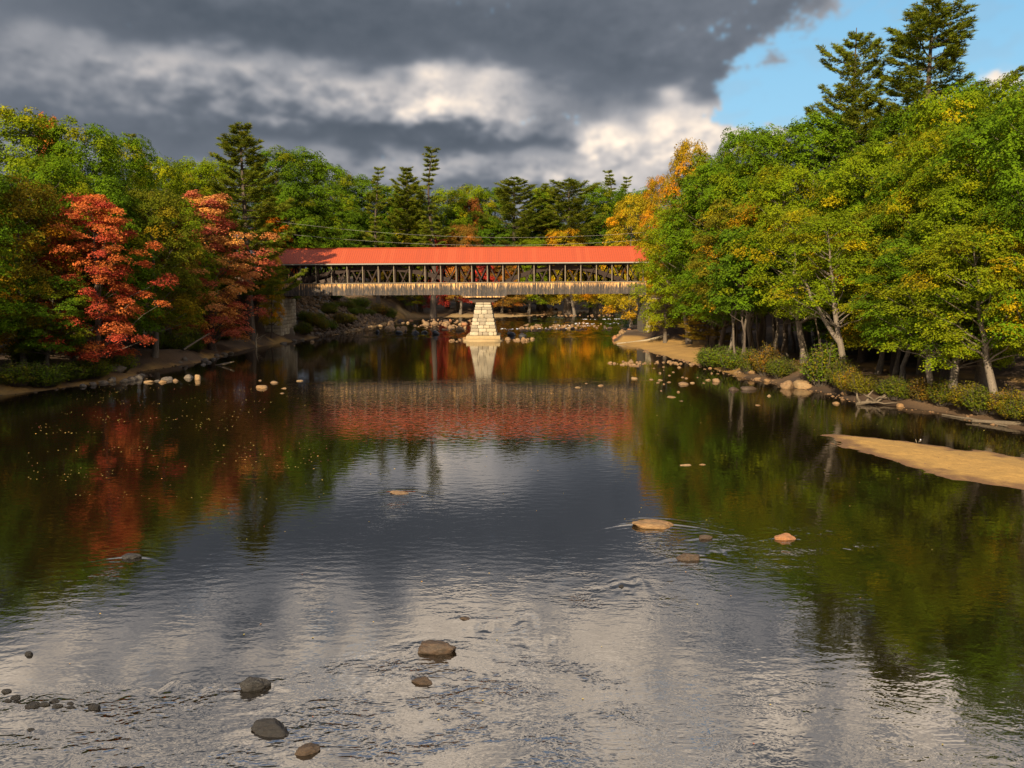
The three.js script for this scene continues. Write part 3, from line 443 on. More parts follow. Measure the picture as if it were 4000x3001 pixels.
// ---------------------------------------------------------------- naming helpers
const taken = new Map();
function numbered(name) { const n = taken.get(name) ?? 0; taken.set(name, n + 1); return n ? `${name}_${String(n).padStart(3, '0')}` : name; }
function shade(o) { o.traverse((m) => { if (m.isMesh) { m.castShadow = true; m.receiveShadow = true; } }); return o; }
function thing(o, name, label, category, group) { o.name = numbered(name); o.userData = { label, category }; if (group) o.userData.group = group; scene.add(shade(o)); return o; }
function structure(o, name, label) { o.name = numbered(name); o.userData = { kind: 'structure', label, category: name.replace(/_/g, ' ') }; scene.add(shade(o)); return o; }
function part(name, geo, mat, parent, kind) { const m = new THREE.Mesh(geo, mat); m.name = name; m.castShadow = m.receiveShadow = true; if (kind) m.userData.kind = kind; parent.add(m); return m; }
const rgb = (r, g, b) => new THREE.Color().setRGB(r, g, b);

// ---------------------------------------------------------------- textures of what surfaces are made of
function dataTex(W, H, fn, srgb = false) {
  const d = new Uint8Array(W * H * 4);
  for (let y = 0; y < H; y++) for (let x = 0; x < W; x++) { const c = fn(x / W, y / H), o = (y * W + x) * 4; for (let k = 0; k < 3; k++) d[o + k] = clamp((Array.isArray(c) ? c[k] : c) * 255, 0, 255); d[o + 3] = 255; }
  const t = new THREE.DataTexture(d, W, H); t.wrapS = t.wrapT = THREE.RepeatWrapping; t.magFilter = THREE.LinearFilter; t.minFilter = THREE.LinearFilter; if (srgb) t.colorSpace = THREE.SRGBColorSpace; t.needsUpdate = true; return t;
}
// noise that repeats over the unit square
function tileNoise(u, v, f, s = 0) { const a = u * 2 * Math.PI, b = v * 2 * Math.PI, r = f / (2 * Math.PI); return 0.5 * (n3(Math.cos(a) * r + s, Math.sin(a) * r, Math.cos(b) * r) + n3(Math.cos(a) * r - s, Math.sin(b) * r + 4, Math.sin(a) * r + Math.cos(b) * r)); }
const grainTex = dataTex(512, 512, (u, v) => 0.72 + 0.16 * tileNoise(u, v, 60) + 0.14 * tileNoise(u, v, 140, 3) + 0.1 * tileNoise(u, v, 14, 8));
const stoneTex = dataTex(512, 512, (u, v) => { const k = 0.74 + 0.16 * tileNoise(u, v, 9, 2) + 0.15 * tileNoise(u, v, 38, 5) + 0.12 * tileNoise(u, v, 120, 7), w = 0.05 * tileNoise(u, v, 6, 11); return [k + w, k, k - w]; });
const barkTex = dataTex(256, 512, (u, v) => { const k = 0.62 + 0.26 * tileNoise(u, v * 0.25, 26) + 0.16 * tileNoise(u, v, 40, 4), l = sstep(0.25, 0.6, tileNoise(u, v, 7, 9)) * 0.22; return [k + l, k + l, k + l * 0.9]; });

// ---------------------------------------------------------------- the river and its banks
const waterLevel = (z) => 1.2 * sstep(158, 235, -z);
const SHORE = [
  [-50, 60], [-50, -20], [-49, -60], [-47.2, -75.2], [-45.2, -78], [-43.7, -82.1], [-42, -86.5], [-39.6, -87.4], [-41.6, -92], [-43.6, -95.7], [-42.8, -100.8], [-41.3, -106.9], [-41.4, -114.5], [-42.3, -123.4], [-42.4, -130.9], [-40.8, -142.6], [-39, -152.7], [-37.7, -161.8], [-36.2, -171.6], [-33.5, -179.9], [-31.9, -194.2], [-30, -209.6], [-30.1, -228], [-22, -234.5], [-5.7, -236], [0, -235], [7.8, -250.9], [20.7, -267.4], [34.8, -280.5], [49, -304.5], [90, -330], [160, -345],
  [160, -290], [95, -275], [60, -262], [44, -250], [37.5, -234.4], [31.8, -201.1], [27.1, -179.1], [22.4, -169.4], [20.1, -163.4], [18.6, -152], [18, -141.9], [20.4, -132.6], [21, -123.8], [23.5, -106.9], [24.3, -100.8], [25.7, -89.5], [27.4, -85.5], [27.2, -80.6], [29.7, -78.4], [29.9, -73.3], [30.6, -69.8], [32.9, -67.6], [34.2, -64.7], [35, -60.5], [35.6, -56], [40, -45], [46, -30], [50, 0], [50, 60],
];
const BAR = [[21, -55.4], [22.2, -55.5], [23.5, -54.9], [25.7, -52.9], [26.6, -51.7], [28.6, -50], [30.4, -48], [33.5, -44], [35, -38.5], [31, -34], [27.6, -35.6], [25, -39.2], [24.1, -39.9], [23.2, -41.4], [22.4, -43.2], [21.5, -45.8], [20.9, -48.7], [20.2, -51.6], [20.4, -53.8]];
function signedDistance(poly, x, z) { // positive inside
  let d = 1e9, inside = false;
  for (let i = 0, j = poly.length - 1; i < poly.length; j = i++) {
    const [ax, az] = poly[j], [bx, bz] = poly[i], ex = bx - ax, ez = bz - az, t = clamp(((x - ax) * ex + (z - az) * ez) / (ex * ex + ez * ez)), qx = ax + ex * t - x, qz = az + ez * t - z;
    d = Math.min(d, qx * qx + qz * qz);
    if (az > z !== bz > z && x < ((bx - ax) * (z - az)) / (bz - az) + ax) inside = !inside;
  }
  return (inside ? 1 : -1) * Math.sqrt(d);
}
function land(x, z) { // distance inland from the water edge, with a ragged edge
  return -signedDistance(SHORE, x, z) + 0.5 * n2(x * 0.23, z * 0.23) + 0.22 * n2(x * 0.9, z * 0.9);
}
function ground(x, z, d = land(x, z)) {
  const w = waterLevel(z);
  if (d < 0) return w - 0.06 - Math.min(1.4, -d * 0.2);
  const rough = 0.22 * n2(x * 0.12, z * 0.12) + 0.09 * n2b(x * 0.5, z * 0.5);
  let h;
  if (z < -232 && x > -32) h = 0.12 * Math.min(d, 8) + 0.16 * clamp(d - 8, 0, 60);
  else if (x < 0) h = 1.3 * sstep(0, 4.5, d) + 0.085 * clamp(d - 3, 0, 70);
  else { const beach = sstep(-92, -100, z) * sstep(-150, -140, z); h = lerp(1.3 * sstep(0.0, 2.2, d) + 0.075 * clamp(d - 3, 0, 60), 0.12 * Math.min(d, 9) + 0.09 * clamp(d - 9, 0, 60), beach); }
  h += rough * sstep(0.2, 3, d) + (x < 0 ? 7 * sstep(-205, -240, z) * sstep(-24, -44, x) : 0);
  // the stone slope beyond the abutment
  const slope = sstep(-160, -167, z) * sstep(-216, -196, z) * (x < 0 ? 1 : 0);
  h = lerp(h, Math.max(h, 0.1 + Math.min(8.2, Math.max(0, d - 0.5) * 0.72)), slope);
  // road banks that carry the road to the two ends of the bridge
  const across = 1 - sstep(5.5, 15, Math.abs(z + 156));
  const along = Math.max(sstep(-44.6, -46.4, x), sstep(24.8, 26.6, x));
  h = Math.max(h, 8.45 * across * along);
  return w + h;
}
{
  const step = 1.25, x0 = -150, x1 = 165, z0 = 45, z1 = -420, nx = Math.round((x1 - x0) / step), nz = Math.round((z0 - z1) / step);
  const pos = new Float32Array((nx + 1) * (nz + 1) * 3), col = new Float32Array((nx + 1) * (nz + 1) * 3), uv = new Float32Array((nx + 1) * (nz + 1) * 2), index = [];
  for (let j = 0, k = 0; j <= nz; j++) for (let i = 0; i <= nx; i++, k++) {
    const x = x0 + i * step, z = z0 - j * step, d = land(x, z), y = ground(x, z, d);
    pos.set([x, y, z], k * 3); uv.set([x / 3, z / 3], k * 2);
    const right = x > 0 && z > -200, far = z < -228 && x > -32;
    const reach = right ? lerp(-1, 9.5, sstep(-90, -97, z) * sstep(-150, -140, z)) + 4 * n2(x * 0.09, z * 0.09) * sstep(-86, -95, z) : far ? 6 : 1.2 + 1.4 * n2(x * 0.1, z * 0.1);
    let sand = reach < 0.1 ? 0 : 1 - sstep(reach * 0.7, reach * 1.2, d + 0.6 * n2b(x * 0.5, z * 0.5));
    if (right && z > -95) sand = Math.max(sand, sstep(-0.1, 0.3, n2(x * 0.13 + 5, z * 0.16)) * 0.9 * (1 - sstep(9, 15, d)) * sstep(2.2, 3.4, d));
    const stone = sstep(-160, -167, z) * sstep(-216, -196, z) * (x < 0 ? 1 : 0) * sstep(0, 2, d);
    const dirt = sstep(-0.25, 0.3, n2(x * 0.08, z * 0.08 + 9)), mott = 1 + 0.22 * n2b(x * 0.8, z * 0.8);
    const s = [0.5, 0.285, 0.075], f = far ? [0.5, 0.33, 0.14] : s;
    for (let c = 0; c < 3; c++) {
      const litter = lerp([0.095, 0.055, 0.028][c], [0.17, 0.1, 0.048][c], dirt), st = [0.16, 0.14, 0.115][c];
      let v = lerp(litter, f[c], sand); v = lerp(v, st, stone);
      const wet = 1 - sstep(-0.1, 0.55, d + 0.15 * n2(x * 1.7, z * 1.7)); // soaked margin
      col[k * 3 + c] = v * mott * lerp(1, [0.55, 0.5, 0.46][c], wet);
    }
  }
  for (let j = 0; j < nz; j++) for (let i = 0; i < nx; i++) { const a = j * (nx + 1) + i, b = a + 1, c = a + nx + 1, e = c + 1; index.push(a, b, c, b, e, c); }
  const g = new THREE.BufferGeometry();
  g.setAttribute('position', new THREE.BufferAttribute(pos, 3)); g.setAttribute('color', new THREE.BufferAttribute(col, 3)); g.setAttribute('uv', new THREE.BufferAttribute(uv, 2)); g.setIndex(index); g.computeVertexNormals();
  const m = new THREE.MeshStandardMaterial({ vertexColors: true, map: grainTex, bumpMap: grainTex, bumpScale: 0.05, roughness: 0.95 });
  structure(new THREE.Mesh(g, m), 'ground', 'sand, dirt and leaf litter of the two wooded river banks');
}
const barY = (x, z) => { const d = barIn(x, z); return d < 0 ? -0.05 + d * 0.12 : -0.05 + 0.1 * Math.min(d, 1) + 0.26 * sstep(0.5, 5, d); };
const barIn = (x, z) => signedDistance(BAR, x, z) + 0.55 * n2(x * 0.22, z * 0.22 + 3) + 0.35 * n2(x * 0.5, z * 0.5) + 0.14 * n2(x * 1.9, z * 1.9);
{
  const step = 0.22, x0 = 18.5, x1 = 37, z0 = -32, z1 = -57.5, nx = Math.round((x1 - x0) / step), nz = Math.round((z0 - z1) / step), pos = [], col = [], uv = [], index = [];
  for (let j = 0; j <= nz; j++) for (let i = 0; i <= nx; i++) {
    const x = x0 + i * step, z = z0 - j * step, d = barIn(x, z);
    const y = d < 0 ? -0.05 + d * 0.12 : -0.05 + 0.1 * Math.min(d, 1) + 0.26 * sstep(0.5, 5, d) + (0.018 * n2(x * 2.1, z * 2.1) + 0.012 * n2b(x * 5, z * 5)) * sstep(0.2, 1, d);
    pos.push(x, y, z); uv.push(x / 2.2, z / 2.2);
    const wet = 1 - sstep(0.7, 1.9, d + 0.45 * n2(x * 0.7, z * 0.7) + 0.25 * n2b(x * 3, z * 3)), m = 1 + 0.13 * n2b(x * 2.7, z * 2.7) + 0.14 * n2(x * 7, z * 7);
    col.push(lerp(0.54, 0.22, wet) * m, lerp(0.305, 0.11, wet) * m, lerp(0.075, 0.04, wet) * m);
  }
  for (let j = 0; j < nz; j++) for (let i = 0; i < nx; i++) { const a = j * (nx + 1) + i, b = a + 1, c = a + nx + 1, e = c + 1; index.push(a, b, c, b, e, c); }
  const g = new THREE.BufferGeometry();
  g.setAttribute('position', new THREE.Float32BufferAttribute(pos, 3)); g.setAttribute('color', new THREE.Float32BufferAttribute(col, 3)); g.setAttribute('uv', new THREE.Float32BufferAttribute(uv, 2)); g.setIndex(index); g.computeVertexNormals();
  structure(new THREE.Mesh(g, new THREE.MeshStandardMaterial({ vertexColors: true, map: grainTex, bumpMap: grainTex, bumpScale: 0.03, roughness: 0.95 })), 'sandbar', 'low tongue of golden sand reaching into the river');
}

// ---------------------------------------------------------------- the water: two normal-mapped sheets and the rough water beyond the bridge
const closeRocks = ROCKS.filter((r) => r[8]);
function riffle(x, z) { // how broken the surface is, 0 calm to 1 choppy
  let m = 0;
  const s = n2(x * 0.09 + 3, z * 0.12);
  m = Math.max(m, sstep(-23.2, -20.6, z + 1.2 * s - 0.3 * Math.max(0, -2 - x) - 0.16 * Math.max(0, x + 2)) * lerp(1, 0.45, sstep(-1, 6, x)));           // the near riffle
  m = Math.max(m, 0.75 * Math.exp(-(((x - 2.5) / 6) ** 2) - ((z + 25.5) / 3.2) ** 2) * (0.6 + 0.8 * n2b(x * 0.3, z * 0.5)));
  m = Math.max(m, 0.8 * Math.exp(-(((x - 10.5) / 5.5) ** 2) - ((z + 31) / 3.6) ** 2) * (0.7 + 0.6 * n2b(x * 0.3, z * 0.5)));
  m = Math.max(m, 0.45 * Math.exp(-(((x - 19) / 5) ** 2) - ((z + 27) / 5) ** 2));
  m = Math.max(m, 0.62 * Math.exp(-(((z + 86 + 0.09 * x + 1.5 * s) / 3.4) ** 2)) * (0.55 + 0.9 * n2b(x * 0.12, z * 0.35)) * sstep(-40, -30, x) * sstep(26, 18, x));
  m = Math.max(m, 0.3 * sstep(-132, -158, z + 3 * s));
  for (const [rx, rz, w] of closeRocks) { // tail of broken water below each stone
    const dx = x - rx, dz = z - rz; if (dz < -1.5 || dz > 9 || Math.abs(dx) > 5) continue;
    const spread = w * 0.5 + 0.16 * Math.max(0, dz);
    m = Math.max(m, clamp(w * 1.1, 0.25, 0.95) * Math.exp(-((dx / spread) ** 2)) * sstep(-0.2, 0.3, dz) * Math.exp(-dz / (2 + 3 * w)));
  }
  return clamp(m);
}
const LEDGES = [[[-9.8, -19.0], [-8.2, -19.9]], [[-7.9, -19.3], [-6.6, -20.0]], [[-4.4, -20.5], [-2.3, -21.8]], [[-1.5, -23.2], [0.6, -24.2]], [[-0.2, -22.2], [1.6, -22.6]], [[2.6, -26.4], [4.8, -27.3]], [[6.2, -29.5], [8.4, -30.6]], [[10.8, -31.9], [13.6, -33]], [[12, -30.4], [15, -31.2]], [[19.5, -29], [21.4, -29.6]]]; // shelves of the bed where the water drops
function surface(x, z) {
  const m = riffle(x, z);
  const stir = 0.72 + 0.8 * sstep(-50, -58, z) * sstep(-84, -72, z);
  let h = stir * (0.0015 * n2(x * 0.8, z * 1.7) + 0.00062 * n2b(x * 2.1, z * 4.3)) + stir * 0.00042 * n2(x * 5.6, z * 9.7);
  if (m > 0.01) {
    const wx = x + 0.35 * n2b(x * 0.5, z * 0.5), patch = sstep(-0.35, 0.7, 0.8 * n2b(x * 0.3, z * 0.55 + 5) + 0.5 * n2(x * 1.1, z * 1.9) + 0.25 * n2b(x * 3, z * 4)), m2 = m * m;
    h += m * (0.0015 * n2b(wx * 1.4 + 4, z * 3.1) + 0.0009 * n2(wx * 3.7, z * 6.8) + 0.0008 * n2b(wx * 8.5, z * 13));
    h += m2 * patch * (0.012 * n2(wx * 1.2, z * 2.3) + 0.008 * n2b(wx * 3.1, z * 4.7) + 0.0055 * n2(wx * 6.5, z * 9.5) + 0.004 * n2b(wx * 12, z * 16));
  }
  for (const [[ax, az], [bx, bz]] of LEDGES) {
    if (z < Math.min(az, bz) - 1.6 || z > Math.max(az, bz) + 2.6 || x < ax - 1 || x > bx + 1) continue;
    const ex = bx - ax, ez = bz - az, l = Math.hypot(ex, ez), t = ((x - ax) * ex + (z - az) * ez) / (l * l), q = ((z - az) * ex - (x - ax) * ez) / l + 0.22 * n2(x * 1.3, z * 0.7), k = sstep(-0.12, 0.2, t) * sstep(1.12, 0.8, t) * (0.55 + 0.6 * n2b(x * 1.7, az));
    if (k <= 0) continue;
    h += k * (-0.028 * sstep(-0.17, 0.17, q) * Math.exp(-Math.max(0, q) / 0.5) + 0.0018 * Math.sin(q * 15) * Math.exp(-((q / 0.85) ** 2)));
  }
  for (const [rx, rz, w] of closeRocks) { // bow wave and the smooth hump before each stone
    const dx = x - rx, dz = z - rz; if (Math.abs(dx) > 3.2 || dz < -2 || dz > 3) continue;
    const q = dz + w * 0.5 - 0.35 * dx * dx / (w + 0.4);
    h += 0.016 * clamp(w, 0.3, 1.2) * Math.exp(-((q / 0.22) ** 2)) * Math.exp(-((dx / (0.25 + 0.75 * w)) ** 2));
    h += 0.003 * w * Math.sin(q * 14) * Math.exp(-((q / 0.8) ** 2)) * Math.exp(-((dx / (0.4 + 0.8 * w)) ** 2));
  }
  return h;
}
const waterLook = { color: rgb(0.0085, 0.0058, 0.0024), roughness: 0.03, ior: 2.2, specularIntensity: 2 };
{
  const river = new THREE.Group();
  function sheet(x0, x1, z0, z1, W, H) {
    const hgt = new Float32Array((W + 1) * (H + 1)), sx = (x1 - x0) / W, sz = (z0 - z1) / H;
    for (let j = 0; j <= H; j++) for (let i = 0; i <= W; i++) hgt[j * (W + 1) + i] = surface(x0 + (i + 0.5) * sx, z0 - (j + 0.5) * sz);
    const d = new Float32Array(W * H * 4);
    for (let j = 0; j < H; j++) for (let i = 0; i < W; i++) {
      const a = j * (W + 1) + i, gx = (hgt[a + 1] - hgt[a]) / sx, gz = (hgt[a + W + 1] - hgt[a]) / sz, l = 1 / Math.hypot(gx, gz, 1), o = (j * W + i) * 4;
      d[o] = 0.5 - 0.5 * gx * l; d[o + 1] = 0.5 - 0.5 * gz * l; d[o + 2] = 0.5 + 0.5 * l; d[o + 3] = 1;
    }
    const t = new THREE.DataTexture(d, W, H, THREE.RGBAFormat, THREE.FloatType); t.magFilter = THREE.LinearFilter; t.minFilter = THREE.LinearFilter; t.needsUpdate = true;
    const g = new THREE.PlaneGeometry(x1 - x0, z0 - z1, 1, 1); g.rotateX(-Math.PI / 2); g.translate((x0 + x1) / 2, 0, (z0 + z1) / 2);
    return part('water_sheet', g, new THREE.MeshPhysicalMaterial({ ...waterLook, normalMap: t }), river);
  }
  sheet(-27, 27, 4, -42, 1472, 1472);
  sheet(-56, -27, 4, -42, 384, 512);
  sheet(27, 56, 4, -42, 384, 512);
  sheet(-56, 56, -42, -100, 1280, 1024);
  sheet(-56, 56, -100, -158, 1152, 640);
  // rough water: real waves on a fine mesh, rising upstream
  const x0 = -60, x1 = 165, z0 = -158, z1 = -350, step = 0.75, nx = Math.round((x1 - x0) / step), nz = Math.round((z0 - z1) / step), pos = [], index = [];
  for (let j = 0; j <= nz; j++) for (let i = 0; i <= nx; i++) {
    const x = x0 + i * step, z = z0 - j * step, calm = sstep(0.0, 0.5, n2(x * 0.045, z * 0.03 + 2)), k = sstep(-158, -164, z) * lerp(1, 0.3, calm);
    pos.push(x, waterLevel(z) + k * (0.09 * n2(x * 0.5, z * 0.3) + 0.06 * n2b(x * 1.1, z * 0.75)), z);
  }
  for (let j = 0; j < nz; j++) for (let i = 0; i < nx; i++) { const a = j * (nx + 1) + i, b = a + 1, c = a + nx + 1, e = c + 1; index.push(a, b, c, b, e, c); }
  const g = new THREE.BufferGeometry(); g.setAttribute('position', new THREE.Float32BufferAttribute(pos, 3)); g.setIndex(index); g.computeVertexNormals();
  part('rapids_sheet', g, new THREE.MeshPhysicalMaterial({ ...waterLook, roughness: 0.06 }), river);
  structure(river, 'river', 'dark tannin-brown river, calm with riffles round the stones');
}

// ---------------------------------------------------------------- covered bridge
const mat = (c, o = {}) => new THREE.MeshStandardMaterial({ color: c, roughness: 0.85, ...o });
const boardTex = dataTex(1024, 256, (u, v) => {
  const grain = 0.5 * n2(u * 420, v * 3) + 0.35 * n2b(u * 900, v * 6), board = n2(Math.floor(u * 96) * 3.7, 0.5);
  const edge = v + 0.3 * n2b(u * 170, v * 1.6) + 0.16 * n2(u * 60, 3) + 0.12 * board;
  const raw = clamp(sstep(0.72, 1.02, edge) * 0.9 + sstep(0.5, 0.8, n2(u * 230, v * 1.1 + 8)) * 0.55 + sstep(0.62, 0.75, n2b(u * 300, v * 16)) * 0.35);
  const k = 1 + 0.38 * grain + 0.25 * board;
  return [lerp(0.27, 0.9, raw) * k, lerp(0.25, 0.68, raw) * k, lerp(0.24, 0.42, raw) * k];
}, true);
const M = {
  roof: new THREE.MeshPhysicalMaterial({ color: rgb(0.57, 0.092, 0.023), map: stoneTex, roughness: 0.72 }),
  roof3: new THREE.MeshPhysicalMaterial({ color: rgb(0.54, 0.088, 0.024), map: stoneTex, roughness: 0.75 }),
  roof2: new THREE.MeshPhysicalMaterial({ color: rgb(0.6, 0.104, 0.028), map: stoneTex, roughness: 0.72 }),
  board: new THREE.MeshStandardMaterial({ map: boardTex, roughness: 0.92 }),
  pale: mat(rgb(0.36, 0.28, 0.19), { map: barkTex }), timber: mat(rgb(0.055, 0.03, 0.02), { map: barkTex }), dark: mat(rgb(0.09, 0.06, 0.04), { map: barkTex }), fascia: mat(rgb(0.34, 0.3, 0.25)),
};
function box(w, h, d, x = 0, y = 0, z = 0) { const g = new THREE.BoxGeometry(w, h, d); g.translate(x, y, z); return g; }
function beam(ax, ay, bx, by, w, d, z) { // a timber in the plane of a truss
  const l = Math.hypot(bx - ax, by - ay), g = new THREE.BoxGeometry(l, w, d); g.rotateZ(Math.atan2(by - ay, bx - ax)); g.translate((ax + bx) / 2, (ay + by) / 2, z); return g;
}
const X0 = -45, X1 = 24.6, LEN = X1 - X0, PIER_X = -5.3;
{
  const b = new THREE.Group(); b.position.set(-10, 8.4, -152); b.rotation.z = 0.0064;
  const L = (x) => x + 10, Y = (y) => y - 8.4; // world to bridge
  const eaveY = Y(14.22), ridgeY = Y(17.12), eaveZ = 0.75, ridgeZ = -4, backZ = -8.75, topY = Y(14.1), railY = Y(10.62);
  // roof: ribbed sheets on the near slope, one by one
  const roof = new THREE.Group(); roof.name = 'roof'; b.add(roof);
  const run = eaveZ - ridgeZ, rise = ridgeY - eaveY, slopeLen = Math.hypot(run, rise), ang = Math.atan2(rise, run), n = 172, pw = (LEN + 0.8) / n;
  const rib = new THREE.Shape(); rib.moveTo(-pw / 2, 0); rib.lineTo(-pw / 2, 0.012); rib.lineTo(pw / 2 - 0.09, 0.012); rib.lineTo(pw / 2 - 0.065, 0.05); rib.lineTo(pw / 2 - 0.025, 0.05); rib.lineTo(pw / 2, 0.012); rib.lineTo(pw / 2, 0); rib.closePath();
  const panelGeo = new THREE.ExtrudeGeometry(rib, { depth: slopeLen, bevelEnabled: false }); panelGeo.translate(0, 0, -slopeLen); panelGeo.rotateX(ang); // runs up from the eave towards -z
  for (let i = 0; i < n; i++) { const p = part('roof_panel', panelGeo, [M.roof, M.roof2, M.roof, M.roof3][Math.floor(4 * Math.abs(n2(Math.floor(i / 2) * 0.9, 3.3)) * 1.2) % 4], roof); p.position.set(L(X0 - 0.4) + (i + 0.5) * pw, eaveY, eaveZ); }
  const back = box(LEN + 0.8, 0.06, slopeLen); back.rotateX(-ang); back.translate(L((X0 + X1) / 2), (eaveY + ridgeY) / 2, (ridgeZ + backZ) / 2); part('back_slope', back, M.roof, roof);
  part('ridge_cap', box(LEN + 0.9, 0.1, 0.34, L((X0 + X1) / 2), ridgeY + 0.06, ridgeZ), M.roof2, roof);
  part('fascia', box(LEN + 0.8, 0.2, 0.05, L((X0 + X1) / 2), eaveY - 0.13, eaveZ - 0.05), M.fascia, b);
  part('fascia', box(LEN + 0.8, 0.2, 0.05, L((X0 + X1) / 2), eaveY - 0.13, backZ + 0.05), M.fascia, b);
  for (const gx of [X0, X1]) { // boarded gables
    const s = new THREE.Shape(); s.moveTo(eaveZ - 0.2, 0); s.lineTo(ridgeZ, ridgeY - eaveY - 0.12); s.lineTo(backZ + 0.2, 0); s.closePath();
    const g = new THREE.ExtrudeGeometry(s, { depth: 0.08, bevelEnabled: false }); g.rotateY(-Math.PI / 2); g.translate(L(gx), eaveY - 0.04, 0); part('gable', g, M.fascia, b);
  }
  // under-roof ceiling ties
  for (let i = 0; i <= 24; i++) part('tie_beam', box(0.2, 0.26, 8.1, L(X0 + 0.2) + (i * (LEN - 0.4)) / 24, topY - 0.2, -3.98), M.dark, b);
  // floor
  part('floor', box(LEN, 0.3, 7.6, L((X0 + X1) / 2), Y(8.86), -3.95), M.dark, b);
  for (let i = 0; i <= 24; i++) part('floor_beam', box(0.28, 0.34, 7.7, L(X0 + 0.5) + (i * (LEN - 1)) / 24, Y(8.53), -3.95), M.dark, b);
  // siding, board by board
  const bottom = (x) => { // hangs lower at the pier and at the abutment
    const e = Math.max(1 - Math.max(0, Math.abs(x - PIER_X - 0.1) - 3.65) / 0.72, 1 - Math.max(0, x + 42.6) / 0.75, 1 - Math.max(0, 23.6 - x) / 0.75);
    return Y(8.42 - 0.52 * clamp(e));
  };
  const nb = 296, bw = LEN / nb, R = rng(31);
  for (const [z, sideName] of [[0, 'siding'], [-7.98, 'back_siding']]) {
    const siding = new THREE.Group(); siding.name = sideName; b.add(siding);
    const top = railY - 0.12, count = z ? 148 : nb, w0 = LEN / count;
    for (let i = 0; i < count; i++) {
      const x = X0 + (i + 0.5) * w0, low = bottom(x) + (R() - 0.5) * 0.05, h = top - low, g = new THREE.BoxGeometry(w0 * 0.955, h, 0.032), u0 = R(), p = g.attributes.position, uv = g.attributes.uv;
      for (let k = 0; k < p.count; k++) uv.setXY(k, u0 + (p.getX(k) / w0 + 0.5) * 0.0105, 1 - ((h / 2 - p.getY(k)) / 2.35) * 0.98 - 0.01);
      const m = part('board', g, M.board, siding); m.position.set(L(x), low + h / 2, z + (R() - 0.5) * 0.014);
    }
    part('backing', box(LEN, 1.7, 0.05, L((X0 + X1) / 2), top - 0.9, z + (z ? 0.07 : -0.07)), M.board, siding);
  }
  part('hand_rail', box(LEN + 0.05, 0.13, 0.24, L((X0 + X1) / 2), railY, 0.02), M.pale, b);
  part('hand_rail', box(LEN + 0.05, 0.13, 0.24, L((X0 + X1) / 2), railY, -8), M.pale, b);
  // slim outer posts and the two trusses
  const bays = 24, bay = (LEN - 1.2) / bays;
  for (const side of [0, 1]) {
    const zo = side ? -8 : 0.0, zt = side ? -7.0 : -0.95, zb = side ? -6.76 : -1.19;
    for (let i = 0; i <= bays; i++) {
      const x = L(X0 + 0.6 + i * bay);
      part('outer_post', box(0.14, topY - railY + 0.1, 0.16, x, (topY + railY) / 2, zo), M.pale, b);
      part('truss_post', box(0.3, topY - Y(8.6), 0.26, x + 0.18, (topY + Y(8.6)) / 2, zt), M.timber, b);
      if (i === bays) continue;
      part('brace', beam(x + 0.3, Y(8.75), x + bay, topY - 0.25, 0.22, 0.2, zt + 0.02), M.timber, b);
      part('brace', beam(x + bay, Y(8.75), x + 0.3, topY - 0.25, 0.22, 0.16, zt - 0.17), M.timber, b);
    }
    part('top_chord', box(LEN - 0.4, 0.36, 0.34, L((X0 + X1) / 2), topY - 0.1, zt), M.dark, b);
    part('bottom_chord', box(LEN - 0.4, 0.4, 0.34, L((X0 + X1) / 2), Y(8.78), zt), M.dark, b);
    for (const [ax, bx] of [[X0 + 1.2, PIER_X - 1.2], [PIER_X + 1.2, X1 - 1.2]]) { // laminated arches
      const pts = [], N = 20, lo = Y(9.0), hi = topY - 0.75;
      for (let i = 0; i <= N; i++) { const t = i / N; pts.push([L(lerp(ax, bx, t)), lo + (hi - lo) * (1 - (2 * t - 1) ** 2)]); }
      const geos = []; for (let i = 0; i < N; i++) geos.push(beam(pts[i][0], pts[i][1], pts[i + 1][0] + 0.02, pts[i + 1][1], 0.78, 0.24, zb));
      part('arch', mergeGeometries(geos), M.timber, b);
    }
  }
  // stepped timbers that rest on the pier
  for (const [w, y] of [[6.6, 7.7], [5.2, 7.4], [4.1, 7.12]]) part('bolster', box(w, 0.3, 6.6, L(PIER_X), Y(y) , -4), M.dark, b);
  thing(b, 'covered_bridge', 'long wooden covered bridge with a red metal roof across the river', 'bridge');
}

// ---------------------------------------------------------------- stone pier and abutment
function stoneGeo(w, h, d, R) {
  const g = mergeVertices((() => { const q = new THREE.BoxGeometry(w, h, d, 2, 2, 2); q.deleteAttribute('uv'); q.deleteAttribute('normal'); return q; })()), p = g.attributes.position, uv = [], ox = R() * 9, oy = R() * 9;
  for (let k = 0; k < p.count; k++) {
    let x = p.getX(k), y = p.getY(k), z = p.getZ(k); const ex = Math.abs(x) > w * 0.4, ey = Math.abs(y) > h * 0.4, ez = Math.abs(z) > d * 0.4, c = ex + ey + ez;
    const inset = c === 3 ? 0.045 : c === 2 ? 0.018 : -0.035 * R();
    x -= Math.sign(x) * (ex ? inset + 0.02 * R() : 0); y -= Math.sign(y) * (ey ? inset * 0.6 : 0); z -= Math.sign(z) * (ez ? inset + 0.02 * R() : 0);
    p.setXYZ(k, x, y, z); uv.push((x + z * 0.7) / 2 + ox, (y + z * 0.4) / 2 + oy);
  }
  g.setAttribute('uv', new THREE.Float32BufferAttribute(uv, 2));
  const f = g.toNonIndexed(); f.computeVertexNormals(); return f;
}
const granite = [[0.6, 0.49, 0.32], [0.52, 0.42, 0.28], [0.66, 0.55, 0.38], [0.44, 0.36, 0.25]].map((c) => mat(rgb(...c), { map: stoneTex, bumpMap: stoneTex, bumpScale: 0.03, roughness: 0.9 }));
const jointMat = mat(rgb(0.2, 0.165, 0.12), { map: stoneTex });
